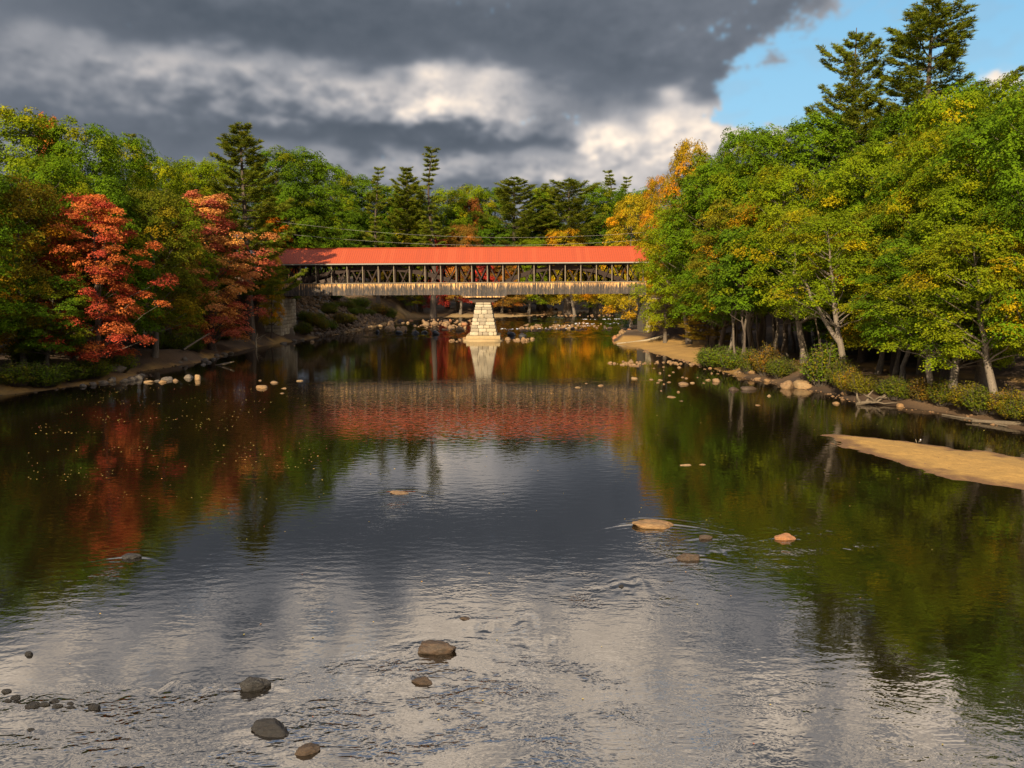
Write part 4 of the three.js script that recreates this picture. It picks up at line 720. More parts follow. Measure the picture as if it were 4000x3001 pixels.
{
  const R = rng(41), pier = new THREE.Group(); pier.position.set(PIER_X, 0, -152);
  const courses = [[0.95, 1.6, 5.0], [1.6, 2.25, 4.7], [2.25, 2.85, 4.5], [2.85, 3.45, 4.25], [3.45, 4.15, 4.0], [4.15, 4.9, 3.7], [4.9, 5.65, 3.45], [5.65, 6.15, 3.2], [6.15, 6.6, 3.0], [6.6, 7.02, 2.8]];
  for (const [y0, y1, w] of courses) {
    const h = y1 - y0, front = (w - 2.8) * 0.22, depth = 7.6 + front * 2, cz = -4;
    part('core', box(w - 0.5, h + 0.002, depth - 0.5, 0, (y0 + y1) / 2, cz), jointMat, pier);
    const row = (len, place) => { let a = -len / 2; while (a < len / 2 - 0.05) { let l = 0.8 + R() * 0.9; if (len / 2 - a - l < 0.6) l = len / 2 - a; place(a + l / 2, l); a += l; } };
    for (const s of [1, -1]) row(w, (x, l) => { const m = part('stone', stoneGeo(l - 0.035, h - 0.03, 0.6, R), granite[Math.floor(R() * 4)], pier); m.position.set(x, (y0 + y1) / 2, cz + s * (depth / 2 - 0.3) + (R() - 0.5) * 0.05); });
    for (const s of [1, -1]) row(depth - 1.2, (z, l) => { const m = part('stone', stoneGeo(0.6, h - 0.03, l - 0.035, R), granite[Math.floor(R() * 4)], pier); m.position.set(s * (w / 2 - 0.3) + (R() - 0.5) * 0.05, (y0 + y1) / 2, cz + z); });
  }
  const foot = stoneGeo(6.3, 0.7, 10.6, R); const f = part('footing', foot, mat(rgb(0.55, 0.4, 0.2), { map: stoneTex, bumpMap: stoneTex, bumpScale: 0.03 }), pier); f.position.set(0, 0.6, -3.9); f.userData.label = 'broad tan concrete footing';
  const g2 = new THREE.CylinderGeometry(3.2, 3.9, 0.62, 28, 2); { const p = g2.attributes.position; for (let k = 0; k < p.count; k++) { const x = p.getX(k), z = p.getZ(k), q = 1 + 0.09 * n2(x * 0.8, z * 0.8); p.setXYZ(k, x * q, p.getY(k) + 0.06 * n2b(x, z), z * q * 0.6); } g2.computeVertexNormals(); }
  const ledge = part('ledge', g2, mat(rgb(0.52, 0.36, 0.17), { map: stoneTex, bumpMap: stoneTex, bumpScale: 0.04 }), pier); ledge.position.set(-0.1, 0.06, 1.1);
  thing(pier, 'bridge_pier', 'pale granite block pier standing in the river under the bridge', 'pier');

  const abut = new THREE.Group(); abut.position.set(-45.6, 0, -150.4);
  for (let k = 0; k < 11; k++) {
    const y0 = 0.3 + k * 0.66, h = 0.66; part('core', box(6.6, h + 0.002, 10.4, 0, y0 + h / 2, -5.6), jointMat, abut);
    const row = (len, place) => { let a = -len / 2; while (a < len / 2 - 0.05) { let l = 0.9 + R() * 0.9; if (len / 2 - a - l < 0.6) l = len / 2 - a; place(a + l / 2, l); a += l; } };
    row(7, (x, l) => { const m = part('stone', stoneGeo(l - 0.04, h - 0.035, 0.6, R), granite[1 + Math.floor(R() * 3)], abut); m.position.set(x, y0 + h / 2, -0.3 + (R() - 0.5) * 0.06); });
    row(10, (z, l) => { const m = part('stone', stoneGeo(0.6, h - 0.035, l - 0.04, R), granite[1 + Math.floor(R() * 3)], abut); m.position.set(3.25 + (R() - 0.5) * 0.06, y0 + h / 2, -5.7 + z); });
  }
  thing(abut, 'bridge_abutment', 'dappled block stone abutment under the shaded end of the bridge', 'abutment');
  const far = new THREE.Group(); far.position.set(26.4, 0, -150.6);
  part('core', box(4, 7.7, 10, 0, 3.9, -5), jointMat, far);
  for (let k = 0; k < 11; k++) { let a = -2; while (a < 1.9) { let l = 0.9 + R() * 0.7; if (2 - a - l < 0.5) l = 2 - a; const m = part('stone', stoneGeo(l - 0.04, 0.66, 0.5, R), granite[Math.floor(R() * 4)], far); m.position.set(a + l / 2, 0.5 + k * 0.7, 0.1); a += l; } }
  thing(far, 'bridge_abutment', 'stone abutment hidden by trees at the beach end of the bridge', 'abutment');
}

// ---------------------------------------------------------------- trees
class Leaves { // leaf-sized folded faces gathered into one crown
  constructor() { this.p = []; this.n = []; this.c = []; this.i = []; }
  leaf(x, y, z, nx, ny, nz, s, R, col, slim = 0.62) {
    const l = 1 / Math.hypot(nx, ny, nz); nx *= l; ny *= l; nz *= l;
    let ax = R() - 0.5, ay = R() - 0.5, az = R() - 0.5; const d = ax * nx + ay * ny + az * nz; ax -= d * nx; ay -= d * ny; az -= d * nz; const q = 1 / (Math.hypot(ax, ay, az) || 1); ax *= q; ay *= q; az *= q;
    const bx = ny * az - nz * ay, by = nz * ax - nx * az, bz = nx * ay - ny * ax, w = s * slim * 0.5, k = this.p.length / 3, f = s * 0.1;
    this.p.push(x - ax * s * 0.5, y - ay * s * 0.5, z - az * s * 0.5, x + bx * w + nx * f, y + by * w + ny * f, z + bz * w + nz * f, x + ax * s * 0.5, y + ay * s * 0.5, z + az * s * 0.5, x - bx * w + nx * f, y - by * w + ny * f, z - bz * w + nz * f);
    for (let j = 0; j < 4; j++) { this.n.push(nx, ny, nz); this.c.push(col[0], col[1], col[2]); }
    this.i.push(k, k + 2, k + 1, k, k + 3, k + 2);
  }
  needle(x, y, z, dx, dy, dz, len, w, R, col) {
    let ax = R() - 0.5, ay = R() - 0.5, az = R() - 0.5; const bx = dy * az - dz * ay, by = dz * ax - dx * az, bz = dx * ay - dy * ax, q = w / (Math.hypot(bx, by, bz) || 1), k = this.p.length / 3;
    this.p.push(x + bx * q, y + by * q, z + bz * q, x - bx * q, y - by * q, z - bz * q, x + dx * len, y + dy * len, z + dz * len);
    let nx = dy * bz - dz * by, ny = dz * bx - dx * bz, nz = dx * by - dy * bx; const l = 1 / (Math.hypot(nx, ny, nz) || 1);
    for (let j = 0; j < 3; j++) { this.n.push(nx * l, ny * l, nz * l); this.c.push(col[0], col[1], col[2]); }
    this.i.push(k, k + 1, k + 2);
  }
  geo() { const g = new THREE.BufferGeometry(); g.setAttribute('position', new THREE.Float32BufferAttribute(this.p, 3)); g.setAttribute('normal', new THREE.Float32BufferAttribute(this.n, 3)); g.setAttribute('color', new THREE.Float32BufferAttribute(this.c, 3)); g.setIndex(this.i); return g; }
}
function tube(pts, radii, sides = 6) { // tapered limb through points
  const pos = [], uv = [], idx = [], v = pts.map((p) => new THREE.Vector3(...p)); let ref = new THREE.Vector3(0.31, 0.2, 0.93), len = 0;
  for (let i = 0; i < v.length; i++) {
    const t = v[Math.min(i + 1, v.length - 1)].clone().sub(v[Math.max(i - 1, 0)]).normalize(), a = ref.clone().addScaledVector(t, -ref.dot(t)).normalize(), b = t.clone().cross(a); if (i) len += v[i].distanceTo(v[i - 1]);
    for (let s = 0; s <= sides; s++) { const q = (s / sides) * 2 * Math.PI, r = radii[i]; pos.push(v[i].x + (a.x * Math.cos(q) + b.x * Math.sin(q)) * r, v[i].y + (a.y * Math.cos(q) + b.y * Math.sin(q)) * r, v[i].z + (a.z * Math.cos(q) + b.z * Math.sin(q)) * r); uv.push((s / sides) * Math.max(1, Math.round(radii[0] * 6)) * 0.5, len / 2); }
  }
  for (let i = 0; i < v.length - 1; i++) for (let s = 0; s < sides; s++) { const a = i * (sides + 1) + s, c = a + sides + 1; idx.push(a, a + 1, c, a + 1, c + 1, c); }
  const g = new THREE.BufferGeometry(); g.setAttribute('position', new THREE.Float32BufferAttribute(pos, 3)); g.setAttribute('uv', new THREE.Float32BufferAttribute(uv, 2)); g.setIndex(idx); g.computeVertexNormals(); return g;
}
function crooked(a, b, n, amp, R) { const o = []; for (let i = 0; i <= n; i++) { const t = i / n, k = amp * Math.sin(t * Math.PI); o.push([lerp(a[0], b[0], t) + (R() - 0.5) * k, lerp(a[1], b[1], t) + (R() - 0.5) * k * 0.6, lerp(a[2], b[2], t) + (R() - 0.5) * k]); } return o; }

function broadleaf(seed, o) { // o: H, R, base, clumps, sprays, leaves, size, lean, flat, warm, shape, fork
  const R = rng(seed), wood = [], L = new Leaves(), H = o.H, lean = o.lean ?? 0, gauss = () => (R() + R() + R() + R() - 2) * 0.9;
  const axis = (y) => { const t = y / H; return [lean * (t * 1.25 - 0.25 * t * t) * H, y, 0.02 * H * Math.sin(t * 4 + seed)]; };
  const tp = [], tr = [], rad = o.trunk ?? H * 0.0155;
  for (let i = 0; i <= 9; i++) { const t = i / 9, p = axis(t * H * 0.86); tp.push([p[0] + (i ? (R() - 0.5) * 0.25 : 0), p[1] - (i ? 0 : 0.5), p[2] + (i ? (R() - 0.5) * 0.25 : 0)]); tr.push(rad * (i === 0 ? 1.55 : 1.08 - 0.95 * t)); }
  wood.push(tube(tp, tr, 8));
  if (o.fork) { const f = axis(H * 0.22); wood.push(tube(crooked([f[0], f[1] - 0.3, f[2]], [f[0] - H * 0.2, H * 0.62, f[2] + 0.8], 6, 0.7, R), [0.8, 0.74, 0.66, 0.56, 0.45, 0.32, 0.15].map((k) => k * rad), 7)); }
  const envelope = (t) => o.shape === 'up' ? Math.pow(Math.sin(Math.PI * clamp(0.14 + 0.8 * t)), 0.7) * (1.08 - 0.3 * t) : Math.pow(Math.sin(Math.PI * clamp(0.2 + 0.72 * t)), 0.6) * (1.02 - 0.06 * t);
  const y0 = H * o.base, hh = H - y0;
  for (let c = 0; c < o.clumps; c++) {
    const t = clamp((c + R()) / o.clumps), th = c * 2.39996 + R() * 0.8, inner = R() < 0.16, rr = o.R * envelope(t) * (inner ? 0.35 + 0.3 * R() : 0.66 + 0.38 * R() + (o.ragged ?? 0.12) * n2(th * 0.9 + seed, t * 3.2)), cr = o.R * (o.cr ?? 0.27) * (0.7 + 0.6 * R()) * (0.75 + 0.35 * envelope(t));
    const ax = axis(y0 + t * hh * 0.96), cx = ax[0] + Math.cos(th) * rr, cy = y0 + t * hh - cr * 0.45 + (R() - 0.5) * 0.4, cz = ax[2] + Math.sin(th) * rr;
    if (c % (o.limbEvery ?? 2) === 0) { const a = axis(Math.max(y0 * 0.72, cy - rr * (0.55 + 0.3 * R()) - 0.4)), k = clamp(1 - t) * 0.5 + 0.25; wood.push(tube(crooked(a, [cx, cy, cz], 4, 0.5, R), [0.3, 0.24, 0.17, 0.11, 0.04].map((q) => q * rad * k * 1.5), 5)); }
    // hue of this clump: most keep the tree's own tint, some have turned
    const turn = R() < o.warm ? 0.35 + 0.65 * R() : 0.1 * R(), tone = 0.82 + 0.36 * R();
    for (let s = 0; s < o.sprays; s++) {
      let dx = gauss(), dy = gauss(), dz = gauss(); const q = 1 / (Math.hypot(dx, dy, dz) || 1), k = cr * Math.pow(R(), 0.4); dx *= q; dy *= q; dz *= q; if (dy < -0.2) dy *= 0.5;
      const sx = cx + dx * k * 1.1, sy = cy + dy * k * (o.flat ?? 0.72), sz = cz + dz * k * 1.1, sr = (o.sr ?? 0.5) * (0.7 + 0.6 * R());
      const tilt = o.tilt ?? 0.85, ox = tilt * (0.6 * dx + 0.4 * Math.cos(th)), oy = 0.6 + 0.35 * dy, oz = tilt * (0.6 * dz + 0.4 * Math.sin(th)), on = Math.hypot(ox, oz) || 1, fall = Math.hypot(ox, oz) / oy, st = clamp(turn + (R() < o.warm * 0.5 ? 0.4 * R() : 0));
      for (let i = 0; i < o.leaves; i++) {
        const a = R() * 6.283, r = sr * Math.sqrt(R()), e = (R() - 0.5) * 0.22 + (o.droop ?? 0.25) * -r * r, lt = tone * (0.75 + 0.5 * R()), w = clamp(st + 0.18 * (R() - 0.5));
        const out = Math.cos(a) * ox / on + Math.sin(a) * oz / on, flat = 1 / Math.sqrt(1 + (fall * out) ** 2);
        L.leaf(sx + Math.cos(a) * r * flat, sy + e - fall * out * r * flat, sz + Math.sin(a) * r * flat, ox + (R() - 0.5) * 1.1, oy + (R() - 0.5) * 1.0, oz + (R() - 0.5) * 1.1, o.size * (0.5 + 0.95 * R() * R() + 0.12), R, [lt * lerp(1, o.turned[0], w), lt * lerp(1, o.turned[1], w), lt * lerp(1, o.turned[2], w)]);
      }
    }
  }
  return { trunk: mergeGeometries(wood), crown: L.geo(), H, R: o.R };
}
function pine(seed, o) { // whorled boughs carrying flat plates of needle tufts
  const R = rng(seed), wood = [], L = new Leaves(), H = o.H, tp = [], tr = [];
  const bend = (y) => { const t = y / H; return [o.crook ? o.crook * Math.sin(t * 7) * t * 0.6 : 0.15 * Math.sin(t * 3 + seed), o.crook ? o.crook * 0.5 * Math.cos(t * 6) * t : 0]; };
  for (let i = 0; i <= 12; i++) { const y = (i / 12) * H, q = bend(y); tp.push([q[0], i ? y : -0.5, q[1]]); tr.push(H * 0.0125 * (i ? 1.05 - (i / 12) * 1.0 : 1.4) + 0.015); }
  wood.push(tube(tp, tr, 7));
  let y = H * o.base, w = 0;
  while (y < H * 0.985) {
    const t = (y / H - o.base) / (1 - o.base), n = Math.max(3, Math.round((o.arms ?? 5) + (R() - 0.5) * 2)), span = o.R * o.profile(t) * (0.85 + 0.3 * n2(w * 1.7, seed)), q = bend(y);
    for (let k = 0; k < n; k++) {
      if (R() < (o.gaps ?? 0.1)) continue;
      const th = (k / n) * 6.283 + w * 1.9 + (R() - 0.5) * 0.7, len = span * (0.5 + 0.68 * R()); if (len < 0.15) continue;
      const up = (o.up ?? 0.12) + 0.5 * Math.pow(t, 2.2), cx = Math.cos(th), cz = Math.sin(th), at = (s) => [q[0] + cx * len * s, y + len * (up * s - 0.34 * (1 - t) * s * (1 - s) * 1.6 + (o.tip ?? 0.1) * s * s * s), q[1] + cz * len * s];
      wood.push(tube([at(0), at(0.35), at(0.7), at(1)], [0.018, 0.013, 0.008, 0.003].map((v) => v * len + 0.008), 4));
      const m = Math.max(4, Math.round(len * (o.dense ?? 5)));
      for (let s = 0; s < m; s++) {
        const f = lerp(t > 0.85 ? 0.15 : 0.32, 1, Math.pow((s + R()) / m, 0.8)), p = at(f), side = len * 0.3 * (1.12 - f) + 0.2, sg = (R() - 0.5) * 2 * side;
        const ex = p[0] - cz * sg + cx * Math.abs(sg) * 0.5, ez = p[2] + cx * sg + cz * Math.abs(sg) * 0.5, ey = p[1] + (R() - 0.35) * 0.16;
        const tuftN = o.tufts ?? 3, g = 0.75 + 0.5 * R(), col = [g * (1 + 0.5 * R() * R()), g, g];
        for (let u = 0; u < tuftN; u++) {
          const bx = ex + (R() - 0.5) * 0.4, by = ey + (R() - 0.4) * 0.14, bz = ez + (R() - 0.5) * 0.4;
          for (let v = 0; v < 6; v++) { let dx = cx * 0.7 + (R() - 0.5) * 1.7, dy = 0.45 + (R() - 0.5) * 1.2, dz = cz * 0.7 + (R() - 0.5) * 1.7; const l = 1 / Math.hypot(dx, dy, dz); L.needle(bx, by, bz, dx * l, dy * l, dz * l, (o.needle ?? 0.34) * (0.8 + 0.5 * R()), o.blade ?? 0.036, R, col); }
        }
      }
    }
    y += (o.gap ?? 0.85) * (0.75 + 0.5 * R()) * (1 - 0.35 * t); w++;
  }
  return { trunk: mergeGeometries(wood), crown: L.geo(), H, R: o.R };
}
const WARM = [2.3, 1.25, 0.9]; // how a green leaf changes as it turns
const oakBase = { H: 24, R: 5.2, base: 0.12, clumps: 112, sprays: 42, leaves: 13, size: 0.235, sr: 0.42, flat: 0.85, warm: 0.14, turned: WARM, cr: 0.25 };
const mapleBase = { H: 18, R: 5, base: 0.17, clumps: 100, sprays: 38, leaves: 13, size: 0.22, sr: 0.45, flat: 0.68, warm: 0.3, turned: WARM, cr: 0.25, tilt: 0.7 };
const redBase = { H: 18, R: 5, base: 0.1, clumps: 150, sprays: 24, leaves: 13, size: 0.21, sr: 0.4, flat: 0.55, droop: 0.6, warm: 0.5, turned: [1.45, 3.4, 1.2], cr: 0.17, shape: 'up', ragged: 0.5, tilt: 0.6 };
const profileFull = (t) => Math.pow(Math.min(1, (1 - t) / 0.5), 0.8) * (0.85 + 0.15 * Math.sin(t * 17)) + 0.04, profilePlate = (t) => Math.pow(Math.min(1, (1 - t) / 0.5), 0.75) * (0.76 + 0.24 * Math.sin(t * 26)) + 0.06;
const VARIANTS = {
  oak: [1, 2, 3, 4, 5].map((s) => broadleaf(100 + s, { ...oakBase, R: 4.6 + s * 0.3, base: 0.14 + 0.03 * s, lean: (s % 3 - 1) * 0.03, warm: 0.03 + 0.04 * s })),
  maple: [1, 2, 3].map((s) => broadleaf(200 + s, { ...mapleBase, base: 0.12 + 0.04 * s, lean: -0.04 * s, warm: 0.15 + 0.06 * s })),
  red: [1, 2].map((s) => broadleaf(300 + s, { ...redBase, lean: 0.03 })),
  fork: [broadleaf(401, { ...mapleBase, H: 20, base: 0.42, lean: -0.13, fork: true, clumps: 66, trunk: 0.34 })],
  slim: [1, 2].map((s) => broadleaf(500 + s, { H: 17, R: 2.6, base: 0.48, clumps: 34, sprays: 16, leaves: 11, size: 0.32, warm: 0.1, turned: WARM, lean: 0.05 * (s * 2 - 3), trunk: 0.16, cr: 0.34 })),
  leaning: [1, 2].map((s) => broadleaf(600 + s, { ...mapleBase, H: 19, base: 0.36, lean: -0.16, clumps: 66, trunk: s === 1 ? 0.36 : 0.3, warm: 0.25 })),
  pineA: [1, 2].map((s) => pine(700 + s, { H: 32, R: 5.4, base: 0.28, profile: profileFull, dense: 16, tufts: 4, gap: 1.25, gaps: 0.12, up: 0.14, tip: 0.3, needle: 0.3, blade: 0.03, arms: 6 })),
  pineB: [pine(711, { H: 32, R: 5.2, base: 0.22, profile: profilePlate, dense: 16, tufts: 4, gap: 1.3, up: 0.1, tip: 0.3, gaps: 0.1, needle: 0.32, blade: 0.034, arms: 6 })],
  pineC: [pine(721, { H: 30, R: 3.6, base: 0.42, profile: (t) => (t > 0.62 && t < 0.76 ? 0.16 : 0.55 + 0.3 * Math.sin(t * 13)) * Math.pow(1 - t, 0.25) + 0.05, dense: 11, tufts: 4, gap: 1.0, crook: 1.3, gaps: 0.25, up: 0.2, needle: 0.34, blade: 0.04 })],
  pineD: [pine(731, { H: 9, R: 2.7, base: 0.12, profile: profileFull, dense: 7, tufts: 3, gap: 0.6, up: 0.2, gaps: 0.2 })],
};
const leafMat = (r, g, b) => new THREE.MeshPhysicalMaterial({ color: rgb(r, g, b), vertexColors: true, roughness: 1, transmission: 0.25, thickness: 0, specularIntensity: 0.1, side: THREE.DoubleSide });
const TINTS = {
  green: [0.102, 0.185, 0.005], shadegreen: [0.088, 0.165, 0.006], yg: [0.165, 0.235, 0.005], yglo: [0.18, 0.225, 0.005], yellowgreen: [0.18, 0.19, 0.006], olive: [0.125, 0.145, 0.007], amber: [0.18, 0.135, 0.007], yellow: [0.34, 0.27, 0.01], gold: [0.31, 0.215, 0.01], peach: [0.25, 0.14, 0.02], peachgreen: [0.18, 0.17, 0.008], rust: [0.22, 0.08, 0.02],  // second tint: green copied a little darker for trees in shade
  crimson: [0.42, 0.056, 0.03], scarlet: [0.48, 0.1, 0.058], orangered: [0.52, 0.08, 0.012], salmon: [0.5, 0.1, 0.035], rose: [0.4, 0.06, 0.045], pine: [0.16, 0.205, 0.014], rustpine: [0.22, 0.17, 0.015],
};
for (const k in TINTS) TINTS[k] = leafMat(...TINTS[k]);
const BARK = [[0.2, 0.155, 0.11], [0.26, 0.21, 0.16], [0.15, 0.11, 0.08], [0.34, 0.27, 0.2]].map((c) => mat(rgb(...c), { map: barkTex, bumpMap: barkTex, bumpScale: 0.03, roughness: 0.95 }));
{
  const R = rng(61), used = {};
  for (const [k, ti, x, z, top, width, lab, grp, lean] of TREES) {
    let kind = TREE_KINDS[k]; const tint = TREE_TINTS[ti]; if (lean && kind === 'maple') kind = 'leaning';
    const list = VARIANTS[kind], v = list[(used[kind] = (used[kind] ?? -1) + 1) % list.length], isPine = kind.startsWith('pine');
    let bx = x; const H0 = top - ground(x, z); if (lean) bx = x + 0.11 * H0;
    const y = ground(bx, z) - 0.05, h = top - y, s = (width / 2 / v.R) * (isPine ? 1.55 : kind === 'red' ? 1.08 : 1.22), g = new THREE.Group();
    const bark = isPine ? BARK[2] : kind === 'leaning' || kind === 'fork' ? BARK[3] : BARK[Math.floor(R() * 3)];
    part('trunk', v.trunk, bark, g); part('crown', v.crown, TINTS[tint], g, 'stuff');
    g.position.set(bx, y, z); g.scale.set(s, h / v.H, s); g.rotation.y = lean ? (R() - 0.5) * 0.7 : R() * 6.283;
    const noun = isPine ? 'pine_tree' : kind === 'red' ? 'maple_tree' : 'broadleaf_tree';
    thing(g, noun, WORDS[lab], isPine ? 'pine' : 'tree', grp >= 0 ? WORDS[grp] : undefined);
  }
}

// ---------------------------------------------------------------- bushes
function bush(seed, o) {
  const R = rng(seed), wood = [], L = new Leaves();
  for (let i = 0; i < o.stems; i++) {
    const th = R() * 6.283, r = Math.sqrt(R()) * 0.46, tx = Math.cos(th) * r, tz = Math.sin(th) * r, ty = (0.45 + 0.55 * R()) * Math.sqrt(1 - r * r * 3.2 > 0.1 ? 1 - r * r * 3.2 : 0.1), turn = R() < o.warm ? R() : 0.1, tone = 0.75 + 0.5 * R();
    wood.push(tube([[tx * 0.4, -0.06, tz * 0.4], [tx * 0.8, ty * 0.6, tz * 0.8], [tx, ty, tz]], [0.008, 0.006, 0.002], 4));
    for (let j = 0; j < o.leaves; j++) {
      const f = 0.15 + 0.85 * Math.pow(R(), 0.7), sp = 0.05 + 0.06 * f, lt = tone * (0.7 + 0.6 * R()), w = clamp(turn + 0.25 * (R() - 0.5));
      L.leaf(tx * (0.5 + 0.5 * f) + (R() - 0.5) * sp * 2, ty * f + (R() - 0.5) * sp, tz * (0.5 + 0.5 * f) + (R() - 0.5) * sp * 2, tx + (R() - 0.5), 0.7 + (R() - 0.5), tz + (R() - 0.5), 0.048 * (0.7 + 0.7 * R()), R, [lt * lerp(1, 2.3, w), lt * lerp(1, 1.1, w), lt], 0.55);
    }
  }
  return { stems: mergeGeometries(wood), foliage: L.geo() };
}
{
  const R = rng(71), BUSHES = [1, 2, 3, 4].map((s) => bush(800 + s, { stems: 170, leaves: 34, warm: 0.1 + 0.1 * s }));
  const B = { bgreen: [0.11, 0.18, 0.008], bshaded: [0.1, 0.16, 0.009], bmix: [0.11, 0.15, 0.01], byellow: [0.18, 0.18, 0.01], bbronze: [0.15, 0.13, 0.014] };  // bush green has a slightly darker copy that paints shaded bushes
  for (const k in B) B[k] = leafMat(...B[k]);
  SHRUBS.forEach(([x, z, w, h, ti, lab, grp], i) => {
    const g = new THREE.Group(), v = BUSHES[i % 4];
    if (z > -140 && (x > 20 || x < -36)) for (let k = 0; k < 12; k++) { const d = land(x, z), gx = land(x + 0.3, z) - d, gz = land(x, z + 0.3) - d, q = Math.hypot(gx, gz) || 1, want = x > 0 ? 0.75 + 0.12 * w : Math.max(0.8, d); x -= (gx / q) * (d - want) * 0.5; z -= (gz / q) * (d - want) * 0.5; }
    const gy = ground(x, z);
    part('stems', v.stems, BARK[0], g, 'stuff'); part('foliage', v.foliage, B[SHRUB_TINTS[ti]], g, 'stuff');
    g.position.set(x, Math.max(gy, waterLevel(z) - 0.1) - 0.1, z); g.scale.set(w * (1.1 + 0.35 * R()), h * (0.8 + 0.6 * R()), w * 1.1); g.rotation.y = R() * 6.283;
    thing(g, 'shrub', WORDS[lab], 'bush', grp >= 0 ? WORDS[grp] : undefined);
  });
}

// ---------------------------------------------------------------- rocks
function rockGeo(seed, detail, planes = 13, soft = 9) {
  const R = rng(seed), N = []; for (let i = 0; i < planes; i++) { const v = new THREE.Vector3(R() - 0.5, (R() - 0.45) * 0.9, R() - 0.5).normalize(); N.push([v, 0.72 + 0.32 * R()]); }
  let g = new THREE.IcosahedronGeometry(1, detail); g.deleteAttribute('uv'); g.deleteAttribute('normal'); g = mergeVertices(g, 1e-4);
  const p = g.attributes.position, d = new THREE.Vector3(), uv = [], col = [];
  for (let k = 0; k < p.count; k++) {
    d.fromBufferAttribute(p, k).normalize(); let s = 0; for (const [v, h] of N) { const c = v.dot(d) / h; if (c > 0) s += Math.pow(c, soft); }
    const r = Math.min(1.25, Math.pow(s + 0.02, -1 / soft)) * (1 + 0.06 * n3(d.x * 2 + seed, d.y * 2, d.z * 2) + 0.03 * n3(d.x * 5, d.y * 5 + seed, d.z * 5) + (detail > 5 ? 0.012 * n3(d.x * 14, d.y * 14, d.z * 14 + seed) : 0));
    d.multiplyScalar(r * 0.5); p.setXYZ(k, d.x, d.y, d.z); uv.push(d.x * 1.3 + d.y * 0.5 + seed * 0.37, d.z * 1.3 + d.y * 0.8);
    const m = 1 + 0.28 * n3(d.x * 5 + 3, d.y * 5, d.z * 5 + seed), w = 0.08 * n3(d.x * 3, d.y * 9 + seed, d.z * 3); col.push(m + w, m, m - w);
  }
  g.setAttribute('uv', new THREE.Float32BufferAttribute(uv, 2)); g.setAttribute('color', new THREE.Float32BufferAttribute(col, 3)); g.computeVertexNormals(); return g;
}
const rockMat = (r, g, b, rough = 0.85) => new THREE.MeshStandardMaterial({ color: rgb(r, g, b), vertexColors: true, map: stoneTex, bumpMap: stoneTex, bumpScale: 0.03, roughness: rough });
const ROCK_LOOK = { tan: [rockMat(0.36, 0.205, 0.085), rockMat(0.31, 0.185, 0.088), rockMat(0.4, 0.25, 0.115)], brown: [rockMat(0.1, 0.062, 0.035, 0.6)], dark: [rockMat(0.032, 0.027, 0.023, 0.5)], orange: [rockMat(0.5, 0.22, 0.09)], grey: [rockMat(0.2, 0.16, 0.115), rockMat(0.17, 0.135, 0.1)] };  // brown and dark: much lower tones, given mostly to the close stones
const FAR_ROCKS = [1, 2, 3, 4, 5, 6, 7, 8].map((s) => rockGeo(900 + s, 4)), NEAR_ROCKS = [1, 2, 3, 4, 5].map((s) => rockGeo(950 + s, 14, 10, 20));
